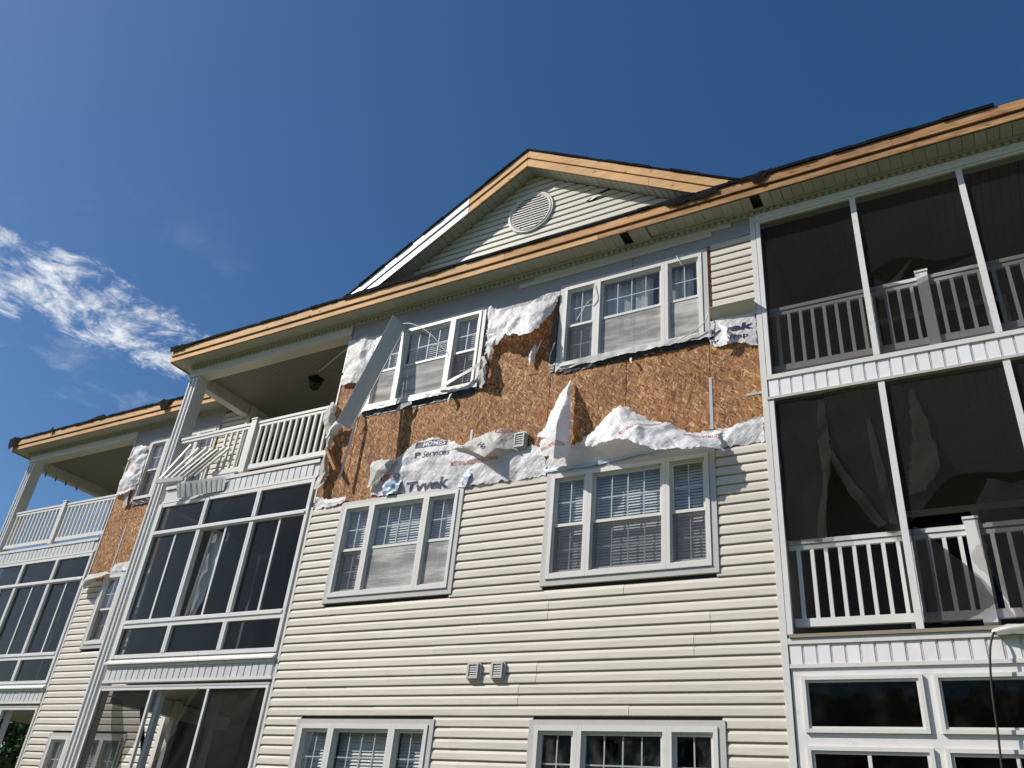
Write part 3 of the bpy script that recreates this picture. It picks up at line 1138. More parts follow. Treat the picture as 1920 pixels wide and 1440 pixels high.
WX0, WX1 = -11.40, -4.16
spec = {'upper': [(WX0, -8.3, 'new_wood'), (-8.3, -5.6, 'new_wood'), (-5.6, WX1, 'new_wood')],
        'lower': [(WX0, -9.2, 'new_wood'), (-9.2, -6.2, 'new_wood'), (-6.2, WX1, 'new_wood')]}
re = eave(WX0, WX1, WY, spec, [])
rw = MB()
rw.add([(WX0, WY - 0.37, ZR), (WX1, WY - 0.37, ZR), (WX1, 8, ZR + 6.95 * 0.5), (WX0 + 6, 8, ZR + 6.95 * 0.5), (WX0, 12, ZR),
        (WX0, WY - 0.37, ZR - .01), (WX1, WY - 0.37, ZR - .01), (WX1, 8, ZR + 6.95 * .5 - .01), (WX0 + 6, 8, ZR + 6.95 * .5 - .01), (WX0, 12, ZR - .01)],
       [(0, 1, 2, 3), (0, 3, 4), (5, 8, 7, 6), (5, 9, 8)])
roofw = part('roof', rw, 'roof_grey')
re.build('shingle_edge', 'tar_black', roofw)
dentils(WX0 + 0.30, WX1, WY)
part('soffit', MB().box(WX0 + 0.012, WX0 + 0.29, WY - 0.02, WY + 1.0, SOF - 0.001, SOF + 0.01), 'soffit_vinyl')
part('fascia_board', MB().box(WX0 - 0.028, WX0 + 0.005, WY - 0.33, WY + 1.1, 9.408, 9.655), 'old_wood')


def felt(pts_list, parent):
    """scraps of torn roofing felt that stand up or hang over the roof edge"""
    for rows in pts_list:
        sheet('felt_scrap', rows, 'tar_black', parent, 14, 8, 0.02, 7.0, 0.03, 16.0)


yl = WY - 0.40
felt([
    [[(-11.52, yl - .02, 9.72), (-11.35, yl - .02, 9.74), (-11.1, yl, 9.70)], [(-11.46, yl - .02, 9.52), (-11.3, yl - .02, 9.56), (-11.12, yl, 9.62)], [(-11.40, yl - .02, 9.42), (-11.28, yl - .02, 9.45), (-11.16, yl, 9.55)]],
    [[(-9.05, yl, 9.67), (-8.5, yl + .05, 9.77), (-8.1, yl, 9.75), (-7.9, yl, 9.68)], [(-9.05, yl, 9.65), (-8.5, yl, 9.66), (-8.1, yl, 9.66), (-7.9, yl, 9.65)]],
    [[(-6.18, yl - .02, 9.70), (-5.95, yl - .02, 9.72), (-5.7, yl, 9.70)], [(-6.05, yl - .02, 9.54), (-5.95, yl - .02, 9.57), (-5.82, yl, 9.55)], [(-6.0, yl - .02, 9.47), (-5.93, yl - .02, 9.47), (-5.84, yl, 9.42)]],
    [[(-9.95, yl, 9.66), (-9.87, yl, 9.76), (-9.78, yl, 9.66)], [(-9.92, yl, 9.62), (-9.87, yl, 9.60), (-9.82, yl, 9.63)]],
], roofw)
ym = -0.40
felt([
    [[(-4.18, ym, 9.74), (-3.9, ym, 9.71), (-3.6, ym, 9.69), (-3.2, ym, 9.68)], [(-4.10, ym, 9.59), (-3.85, ym, 9.60), (-3.6, ym, 9.65), (-3.2, ym, 9.66)]],
    [[(6.45, ym, 9.70), (6.75, ym + .04, 9.745), (7.0, ym, 9.71)], [(6.45, ym, 9.65), (6.7, ym, 9.63), (7.0, ym, 9.65)]],
    [[(6.72, ym, 9.68), (6.85, ym, 9.68), (6.95, ym, 9.68)], [(6.74, ym - .005, 9.58), (6.84, ym - .005, 9.55), (6.93, ym - .005, 9.63)]],
    [[(0.0, ym, 9.70), (0.8, ym, 9.72), (1.6, ym, 9.71), (2.2, ym, 9.69)], [(0.0, ym, 9.64), (0.8, ym, 9.635), (1.6, ym, 9.64), (2.2, ym, 9.65)]],
    [[(5.55, ym, 9.68), (5.9, ym, 9.69), (6.3, ym, 9.68)], [(5.6, ym - .005, 9.60), (6.0, ym - .005, 9.56), (6.3, ym - .005, 9.59)]],
], roof)

# ---- gable ----
PX, SL = 3.27, 0.605
RZ = 11.44                    # soffit line at the peak
gw = MB().prism_y([(0.0, 9.62), (6.54, 9.62), (PX + 0.02, RZ + 0.02)], 0.02, 0.12)
gwall = part('gable_wall', gw, 'backer_dark')
z = 9.62
while z < RZ - 0.03:
    ta, tb = (RZ - z) / SL, max(0.01, (RZ - z - E) / SL)
    xa, xb = PX - ta, PX + ta
    ya, yb = PX - tb, PX + tb
    mb = MB()
    vs = []
    n = len(PROFILE)
    for (py, pz) in PROFILE:
        f = max(0, min(1, pz / E))
        vs.append((xa + (ya - xa) * f, py, z + pz))
    for (py, pz) in PROFILE:
        f = max(0, min(1, pz / E))
        vs.append((xb + (yb - xb) * f, py, z + pz))
    fs = [tuple(range(n - 1, -1, -1)), tuple(range(n, 2 * n))] + [(i, (i + 1) % n, (i + 1) % n + n, i + n) for i in range(n)]
    mb.add(vs, fs)
    mb.build('siding_plank', 'gable_vinyl', gwall)
    z += E
# hole punched in the gable siding
tear = sheet('torn_siding', [[(4.30, -0.022, 10.56), (4.42, -0.03, 10.60), (4.56, -0.022, 10.58)], [(4.27, -0.022, 10.52), (4.42, -0.045, 10.53), (4.50, -0.022, 10.535)]], 'gable_vinyl', gwall, 12, 6, 0.012, 9, 0.02, 20)
MB().prism_y([(4.22, 10.545), (4.27, 10.505), (4.34, 10.50), (4.40, 10.53), (4.36, 10.57), (4.28, 10.575)], -0.0215, -0.0175).build('hole', 'tar_black', gwall)
MB().prism_y([(4.40, 10.60), (4.47, 10.60), (4.62, 10.655), (4.60, 10.665), (4.45, 10.63)], -0.0215, -0.0175).build('hole', 'tar_black', gwall)
# rake boards
def rake(side, zb, zt, y0, y1, t0, t1, mat, name='rake_board'):
    xa, xb = PX + side * t0, PX + side * t1
    poly = [(xa, RZ + zb - SL * t0), (xb, RZ + zb - SL * t1), (xb, RZ + zt - SL * t1), (xa, RZ + zt - SL * t0)]
    if side < 0:
        poly = poly[::-1]
    return part(name, MB().prism_y(poly, y0, y1), mat)


for side in (-1, 1):
    br = [0.0, 1.02, 3.30] if side < 0 else [0.0, 3.30]
    for k, (a, b) in enumerate(zip(br[:-1], br[1:])):
        white = side < 0 and k == 1
        rake(side, 0.157, 0.305, -0.302 - (0.004 if white else 0), -0.262, a + 0.003, b, 'aluminium_white' if white else 'new_wood')
        lows = [(a, b)] if side < 0 else [(a, 2.05), (2.05, b)]
        for (p, q) in lows:
            rake(side, -0.01, 0.140, -0.284 - (0.004 if white else 0), -0.258, p + 0.003, q - 0.002, 'aluminium_white' if white else 'new_wood')
    rake(side, 0.0, 0.30, -0.255, -0.24, 0.0, 3.28, 'backer_dark', 'rafter_edge')
# gable soffit strips
sofg = MB().prism_y([(PX - 3.0, RZ - SL * 3.0 + 0.05), (PX, RZ + 0.05), (PX + 3.0, RZ - SL * 3.0 + 0.05), (PX + 3.0, RZ - SL * 3.0 + 0.06), (PX, RZ + 0.06), (PX - 3.0, RZ - SL * 3.0 + 0.06)], -0.235, 0.0)
sofg = part('soffit', sofg, 'backer_dark')
an = math.atan(SL)
gs = MB().prism_x([(-0.245, 0.0), (-0.245, 0.004), (0.0, 0.004), (0.0, 0.0)], 0.006, 0.122)
gs.box(0.0, 0.006, -0.245, 0.0, -0.006, 0.004)
gs = gs.mesh('soffit_slat', 'soffit_vinyl')
for side in (-1, 1):
    s = 0.0
    while s < 3.75:
        t = s * math.cos(an)
        if side > 0:
            loc = (PX + t, -0.008, RZ - SL * t + 0.012)
            rot = (0, an, 0)
        else:
            t2 = (s + 0.127) * math.cos(an)
            loc = (PX - t2, -0.008, RZ - SL * t2 + 0.012)
            rot = (0, -an, 0)
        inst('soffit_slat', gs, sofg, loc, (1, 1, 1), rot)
        s += 0.127
# gable roof slabs with ragged shingle edge
for side in (-1, 1):
    t = 0.0
    se_ = MB()
    while t < 3.5:
        w = random.uniform(0.1, 0.3)
        o = random.uniform(0, 0.02)
        h = random.uniform(0, 0.014)
        xa, xb = PX + side * t, PX + side * (t + w)
        za, zb = RZ + 0.306 - SL * t, RZ + 0.306 - SL * (t + w)
        se_.add([(xa, -0.315 - o, za), (xb, -0.315 - o, zb), (xb, -0.315 - o, zb + 0.030 + h), (xa, -0.315 - o, za + 0.030 + h),
                 (xa, 0.5, za), (xb, 0.5, zb), (xb, 0.5, zb + 0.030 + h), (xa, 0.5, za + 0.030 + h)],
                [(0, 1, 2, 3), (3, 2, 6, 7), (4, 5, 1, 0), (0, 3, 7, 4), (1, 5, 6, 2)])
        t += w
    gr_ = MB().add([(PX, -0.28, RZ + 0.308), (PX + side * 3.4, -0.28, RZ + 0.308 - SL * 3.4), (PX + side * 3.4, 1.2, RZ + 0.308 - SL * 3.4), (PX, 5.0, RZ + 0.308),
                    (PX, -0.28, RZ + 0.300), (PX + side * 3.4, -0.28, RZ + 0.300 - SL * 3.4), (PX + side * 3.4, 1.2, RZ + 0.300 - SL * 3.4), (PX, 5.0, RZ + 0.300)],
                   [(0, 1, 2, 3), (4, 7, 6, 5), (0, 4, 5, 1)])
    rg = part('roof', gr_, 'roof_grey')
    se_.build('shingle_edge', 'tar_black', rg)

# round louvred vent in the gable
VX, VZ, VR = 3.27, 10.66, 0.405
ring = MB()
nseg = 56
prof = [(VR - 0.075, -0.012), (VR - 0.075, -0.045), (VR - 0.045, -0.062), (VR - 0.035, -0.050), (VR - 0.012, -0.050), (VR, -0.035), (VR, -0.010)]
for k in range(nseg):
    a = 2 * math.pi * k / nseg
    for (r, yy) in prof:
        ring.v.append((VX + r * math.cos(a), yy, VZ + r * math.sin(a)))
m_ = len(prof)
for k in range(nseg):
    for j in range(m_ - 1):
        a, b = k * m_ + j, ((k + 1) % nseg) * m_ + j
        ring.f.append((a, b, b + 1, a + 1))
vent = part('gable_vent', ring, 'frame_white')
MB().prism_y([(VX + (VR - .05) * math.cos(2 * math.pi * k / 40), VZ + (VR - .05) * math.sin(2 * math.pi * k / 40)) for k in range(40)], -0.020, -0.0175).build('backing', 'tar_black', vent)
z = VZ - VR + 0.105
while z < VZ + VR - 0.09:
    hw = math.sqrt(max(0.0, (VR - 0.078) ** 2 - (z - VZ) ** 2))
    if hw > 0.04:
        MB().prism_x([(-0.050, z + 0.006), (-0.050, z - 0.016), (-0.024, z + 0.010), (-0.024, z + 0.020)], VX - hw, VX + hw).build('slat', 'frame_white', vent)
    z += 0.050
MB().box(VX - 0.012, VX + 0.012, -0.030, -0.021, VZ - VR + 0.08, VZ + VR - 0.08).build('stile', 'frame_white', vent)


# ---- small louvred wall vents ----
def wall_vent(x0, x1, z0, z1, y, label=None):
    hood = MB()
    c = 0.03
    hood.prism_y([(x0 + c, z0), (x1 - c, z0), (x1, z0 + c), (x1, z1 - c), (x1 - c, z1), (x0 + c, z1), (x0, z1 - c), (x0, z0 + c)], y - 0.035, y)
    hood.frame(x0 + 0.025, x1 - 0.025, z0 + 0.02, z1 - 0.02, y - 0.055, y - 0.035, 0.018)
    v = part('wall_vent', hood, 'trim_grey', label=label)
    n = 5
    for k in range(n):
        za = z0 + 0.042 + (z1 - z0 - 0.084) * k / n
        zb = z0 + 0.042 + (z1 - z0 - 0.084) * (k + 1) / n
        MB().prism_x([(y - 0.036, za), (y - 0.052, za), (y - 0.038, zb - 0.004), (y - 0.036, zb - 0.004)], x0 + 0.045, x1 - 0.045).build('louvre', 'trim_grey', v)


wall_vent(3.045, 3.235, 3.62, 3.83, -0.016)
wall_vent(3.365, 3.555, 3.62, 3.83, -0.016)
wall_vent(3.375, 3.575, 6.50, 6.745, -0.03, 'boxy exhaust vent left standing on the bare boards')


# ---- porch pieces ----
band_panel = MB().prism_z([(0.004, 0.0), (0.004, -0.012), (0.110, -0.012), (0.116, -0.004), (0.124, -0.004), (0.128, 0.0)], 0.0, 1.0)
band_panel_w = band_panel.mesh('band_panel', 'band_white')
band_panel_g = band_panel.mesh('band_panel', 'band_grey')


def deck_band(x0, x1, y, ztop, h, mesh, skip=(), cap='frame_white', droop=0):
    b = MB()
    b.box(x0, x1, y - 0.004, y + 0.10, ztop - h, ztop - 0.06)
    bo = part('deck_band', b, 'band_grey')
    cp_ = MB()
    cp_.box(x0, x1, y - 0.035, y + 0.08, ztop - 0.055, ztop)
    cp_.build('cap_strip', cap, bo)
    MB().box(x0, x1, y - 0.026, y - 0.005, ztop - h - 0.005, ztop - h + 0.03).build('bottom_strip', cap, bo)
    x = x0 + 0.01
    k = 0
    while x < x1 - 0.13:
        if k not in skip:
            inst('band_panel', mesh, bo, (x, y - 0.006 + random.uniform(-0.003, 0.001), ztop - h + 0.031), (1, 1, h - 0.031 - 0.056), (random.uniform(-0.012, 0.012), random.uniform(-0.008, 0.008), 0))
        x += 0.1285
        k += 1
    return bo


baluster_mesh = MB().box(-0.018, 0.018, -0.018, 0.018, 0.0, 1.0).mesh('baluster', 'rail_white')


def railing(x0, x1, y, zdeck, newel=None, skip=lambda x: False, bottom=True, bspan=None):
    r = MB()
    r.box(x0, x1, y - 0.032, y + 0.032, zdeck + 0.90, zdeck + 0.945)
    r.box(x0, x1, y - 0.02, y + 0.02, zdeck + 0.845, zdeck + 0.895)
    ro = part('railing', r, 'rail_white')
    if bottom:
        a, b = bspan or (x0, x1)
        MB().box(a, b, y - 0.022, y + 0.022, zdeck + 0.065, zdeck + 0.145).build('bottom_rail', 'rail_white', ro)
    x = x0 + 0.09
    while x < x1 - 0.03:
        if not skip(x) and not (newel and abs(x - newel) < 0.1):
            inst('baluster', baluster_mesh, ro, (x, y, zdeck + 0.146), (1, 1, 0.698))
        x += 0.134
    if newel:
        nb = MB().box(newel - 0.058, newel + 0.058, y - 0.058, y + 0.058, zdeck + 0.02, zdeck + 0.985)
        nb.box(newel - 0.068, newel + 0.068, y - 0.068, y + 0.068, zdeck + 0.986, zdeck + 1.01)
        nb.build('newel_post', 'rail_white', ro)
    return ro


# right porch (screened), two storeys shown, glazed below
RX0, RX1 = 6.67, 10.22
RPOSTS = [7.845, 9.005]
DZ3, DZ2 = 6.95, 4.02
part('porch_beam', MB().box(RX0, MX1 - 0.02, -0.045, 0.12, 9.235, 9.343).box(RX0, MX1 - 0.02, -0.025, 0.10, 9.205, 9.2345), 'aluminium_white')
deck_band(RX0, RX1, 0.0, DZ3 - 0.03, 0.31, band_panel_w)
deck_band(RX0, RX1, 0.0, DZ2 - 0.07, 0.27, band_panel_w)
part('sill_board', MB().box(RX0 + 0.02, RX1, -0.052, 0.02, DZ2 - 0.068, DZ2 - 0.035), 'deck_wood')
enc = {}
for nm, zb, zt in (('3', DZ3 - 0.025, 9.203), ('2', DZ2 - 0.034, 6.598)):
    f = MB()
    f.box(RX0 + 0.002, RX0 + 0.055, -0.03, 0.03, zb, zt)
    eo = part('screen_enclosure', f, 'aluminium_white')
    MB().box(RX1 - 0.055, RX1, -0.03, 0.03, zb, zt).build('screen_post', 'aluminium_white', eo)
    for xx in RPOSTS:
        MB().box(xx - 0.032, xx + 0.032, -0.032, 0.032, zb + 0.001, zt - 0.001).build('screen_post', 'aluminium_white', eo)
    enc[nm] = eo
part('header_strip', MB().box(RX0 - 0.02, RX1, -0.045, 0.05, 6.600, 6.630), 'trim_grey')
railing(RX0 + 0.06, RX1 - 0.06, 0.10, DZ3, newel=8.42)
railing(RX0 + 0.06, RX1 - 0.06, 0.10, DZ2, newel=8.41)


def screen_flat(parent, x0, x1, z0, z1, y=0.0, wav=0.012, mat='porch_screen', bottom=None, seed=0):
    """screen cloth stretched in a frame; bottom is a list of torn-edge heights"""
    n = 24
    rows = []
    for j in range(9):
        f = j / 8
        r = []
        for i in range(n):
            s = i / (n - 1)
            x = x0 + (x1 - x0) * s
            zb = z0
            if bottom:
                q = s * (len(bottom) - 1)
                k = min(int(q), len(bottom) - 2)
                zb = bottom[k] + (bottom[k + 1] - bottom[k]) * (q - k)
            r.append((x, y, z1 + (zb - z1) * f))
        rows.append(r)
    return sheet('screen_panel', rows, mat, parent, n, 24, wav, 2.6, 0.0 if not bottom else 0.012, 16, pin_top=True)


screen_flat(enc['3'], RX0 + 0.055, 7.813, DZ3 - 0.02, 9.2, mat='upper_screen')
screen_flat(enc['3'], 7.877, 8.973, DZ3 - 0.02, 9.2, bottom=[8.02, 8.10, 8.16, 8.17, 8.10, 8.02, 8.0, 8.0, 8.0], mat='upper_screen')
sheet('screen_panel', [[(7.88, .01, 8.0), (8.2, .01, 7.82), (8.5, .01, 7.86), (8.97, .01, 7.99)], [(7.88, .01, 7.4), (8.2, .01, 7.4), (8.5, .01, 7.4), (8.97, .01, 7.4)], [(7.88, .01, 6.94), (8.2, .01, 6.94), (8.5, .01, 6.94), (8.97, .01, 6.94)]], 'upper_screen', enc['3'], 24, 24, 0.012, 2.6)
sheet('screen_panel', [[(7.90, -0.01, 7.72), (8.1, -0.02, 7.86), (8.37, -0.03, 8.11)], [(7.98, -.02, 7.62), (8.15, -.03, 7.76), (8.3, -.02, 7.98)]], 'screen_fold', enc['3'], 14, 8, 0.02)
screen_flat(enc['3'], 9.037, 10.16, DZ3 - 0.02, 9.2, mat='upper_screen')
# second storey, first bay: cloth ripped off its lower half
sheet('screen_panel', [[(6.73, 0, 6.59), (7.0, 0, 6.59), (7.25, 0, 6.59)], [(6.73, 0, 5.9), (6.95, .01, 5.9), (7.22, 0, 5.75)], [(6.73, 0, 4.95), (6.9, .02, 4.93), (7.08, 0, 4.90)]], 'porch_screen', enc['2'], 22, 24, 0.03, 3)
sheet('screen_panel', [[(7.25, 0, 6.59), (7.5, 0, 6.59), (7.81, 0, 6.59)], [(7.24, 0, 6.1), (7.5, .01, 6.0), (7.81, 0, 5.9)], [(7.32, 0, 5.65), (7.55, .02, 5.4), (7.81, 0, 5.2)], [(7.68, 0, 4.93), (7.74, .02, 4.93), (7.81, 0, 4.95)]], 'porch_screen', enc['2'], 22, 24, 0.03, 3)
sheet('screen_panel', [[(7.19, -.01, 6.5), (7.25, -.02, 6.5)], [(7.14, -.03, 6.0), (7.27, -.05, 6.0)], [(7.16, -.03, 5.6), (7.24, -.06, 5.62)], [(7.10, -.03, 5.3), (7.17, -.05, 5.3)], [(7.02, -.02, 4.9), (7.14, -.04, 4.92)]], 'screen_fold', enc['2'], 10, 30, 0.05, 5)
sheet('screen_panel', [[(7.24, -.01, 5.9), (7.27, -.02, 5.9)], [(7.29, -.03, 5.65), (7.36, -.05, 5.66)], [(7.43, -.03, 5.3), (7.53, -.05, 5.33)], [(7.62, -.02, 4.97), (7.70, -.03, 5.0)]], 'screen_fold', enc['2'], 10, 26, 0.05, 5)
sheet('screen_panel', [[(7.64, -.01, 6.2), (7.68, -.02, 6.2)], [(7.66, -.02, 5.6), (7.75, -.03, 5.6)], [(7.72, -.02, 5.0), (7.79, -.02, 5.0)]], 'screen_fold', enc['2'], 8, 20, 0.04, 5)
# second bay
screen_flat(enc['2'], 7.88, 8.973, DZ2, 6.59, bottom=[4.98, 5.12, 5.28, 5.42, 5.45, 5.44, 5.42, 5.40, 5.42])
sheet('screen_panel', [[(8.09, -.01, 6.45), (8.14, -.02, 6.45)], [(8.05, -.03, 5.9), (8.23, -.06, 5.9)], [(7.97, -.03, 5.5), (8.24, -.08, 5.52)], [(7.93, -.02, 5.28), (8.08, -.05, 5.31)]], 'screen_fold', enc['2'], 14, 26, 0.05, 5, 0.03)
sheet('screen_panel', [[(7.89, 0, 4.97), (7.95, 0, 4.95), (8.0, 0, 4.9)], [(7.89, 0, 4.5), (8.1, -.01, 4.6), (8.3, -.03, 4.55)], [(7.89, 0, 4.05), (8.2, 0, 4.05), (8.5, 0, 4.2)]], 'porch_screen', enc['2'], 18, 18, 0.02)
sheet('screen_panel', [[(8.62, 0, 5.38), (8.8, 0, 5.3), (8.97, 0, 5.35)], [(8.45, -.02, 5.0), (8.7, -.01, 5.0), (8.97, 0, 5.0)], [(8.5, -.01, 4.45), (8.75, 0, 4.4), (8.97, 0, 4.45)], [(8.62, 0, 4.05), (8.8, 0, 4.05), (8.97, 0, 4.05)]], 'porch_screen', enc['2'], 18, 22, 0.03)
sheet('screen_panel', [[(8.42, -.03, 4.72), (8.50, -.04, 4.74)], [(8.36, -.05, 4.58), (8.50, -.06, 4.56)], [(8.46, -.04, 4.42), (8.50, -.05, 4.43)]], 'screen_fold', enc['2'], 8, 10, 0.02, 5)
screen_flat(enc['2'], 9.037, 10.16, DZ2, 6.59)


def porch_shell(x0, x1, y0, y1, zf, zc, side_left=True, side_right=True, door=True):
    s = MB()
    s.box(x0 + 0.03, x1 - 0.03, y0 + 0.11, y1, zf - 0.24, zf - 0.07)
    part('porch_floor', s, 'deck_wood')
    c = MB()
    x = x0 + 0.05
    while x < x1 - 0.06:
        c.box(x, min(x + 0.094, x1 - 0.04), y0 + 0.13, y1, zc, zc + 0.02)
        x += 0.10
    c.box(x0 + 0.03, x1 - 0.03, y0 + 0.13, y1 + 0.1, zc + 0.021, zc + 0.04)
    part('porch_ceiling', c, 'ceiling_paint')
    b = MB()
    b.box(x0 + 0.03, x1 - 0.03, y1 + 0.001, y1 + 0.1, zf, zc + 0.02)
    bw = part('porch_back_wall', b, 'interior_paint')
    if door:
        w = (x1 - x0)
        d = MB().frame(x0 + 0.25 * w, x0 + 0.75 * w, zf + 0.02, zf + 2.1, y1 - 0.05, y1, 0.08)
        d.box(x0 + 0.5 * w - 0.04, x0 + 0.5 * w + 0.04, y1 - 0.04, y1 - 0.01, zf + 0.1, zf + 2.02)
        d = d.build('sliding_door', 'rail_white', bw)
        MB().box(x0 + 0.25 * w + 0.08, x0 + 0.75 * w - 0.08, y1 - 0.028, y1 - 0.024, zf + 0.1, zf + 2.02).build('pane', 'sunroom_glass', bw)


porch_shell(RX0, RX1, 0.0, 2.5, DZ3, 9.28)
porch_shell(RX0, RX1, 0.0, 2.5, DZ2, 6.66)
porch_shell(RX0, RX1, 0.0, 2.5, 1.05, 3.70)
side = MB().box(6.645, 6.668, 0.12, 2.5, 0.8, 9.3)
side = part('porch_side_wall', side, 'backer_dark')
side_plank = MB().prism_y([(0.0, 0.0), (0.012, -0.002), (0.015, 0.004), (0.011, 0.08), (0.003, E), (0.0, E)], 0.0, 1.0).mesh('siding_plank', 'siding_vinyl')
for z0_, z1_ in ((DZ2, 6.6), (DZ3, 9.2)):
    z = z0_
    while z < z1_:
        inst('siding_plank', side_plank, side, (6.668, 0.125, z), (1, 2.37, 1))
        z += E
part('porch_side_wall', MB().box(RX1 - 0.03, RX1 + 0.05, 0.06, 2.5, 0.8, 9.2), 'siding_vinyl')

# glazed ground storey under the right porch
gl = MB()
gl.box(RX0 + 0.005, RX1, -0.006, 0.05, 3.60, 3.675)
gl.box(RX0 + 0.005, 6.765, -0.006, 0.05, 0.9, 3.599)
gl.box(6.766, RX1, -0.006, 0.05, 2.995, 3.105)
for a in (7.80, 8.93, 10.06):
    gl.box(a, a + 0.085, -0.006, 0.05, 3.106, 3.599)
    gl.box(a, a + 0.085, -0.006, 0.05, 0.9, 2.994)
gl = part('window', gl, 'aluminium_white', label='wide white-framed glazing under the right porch')
for a, b in ((6.766, 7.80), (7.885, 8.93), (9.015, 10.06)):
    MB().frame(a + 0.001, b - 0.001, 3.107, 3.598, -0.035, 0.03, 0.034).build('frame', 'frame_white', gl)
    MB().frame(a + 0.036, b - 0.036, 3.142, 3.563, -0.018, 0.028, 0.020).build('sash', 'frame_white', gl)
    MB().box(a + 0.05, b - 0.05, 0.002, 0.007, 3.155, 3.55).build('pane', 'sunroom_glass', gl)
    MB().frame(a + 0.001, b - 0.001, 1.20, 2.993, -0.035, 0.03, 0.034).build('frame', 'frame_white', gl)
    MB().frame(a + 0.036, b - 0.036, 1.235, 2.958, -0.018, 0.028, 0.024).build('sash', 'frame_white', gl)
    MB().box(a + 0.055, b - 0.055, 0.002, 0.007, 1.255, 2.94).build('pane', 'sunroom_glass', gl)
    MB().box((a + b) / 2 - 0.016, (a + b) / 2 + 0.016, -0.012, 0.001, 1.26, 2.933).build('mullion', 'frame_white', gl)


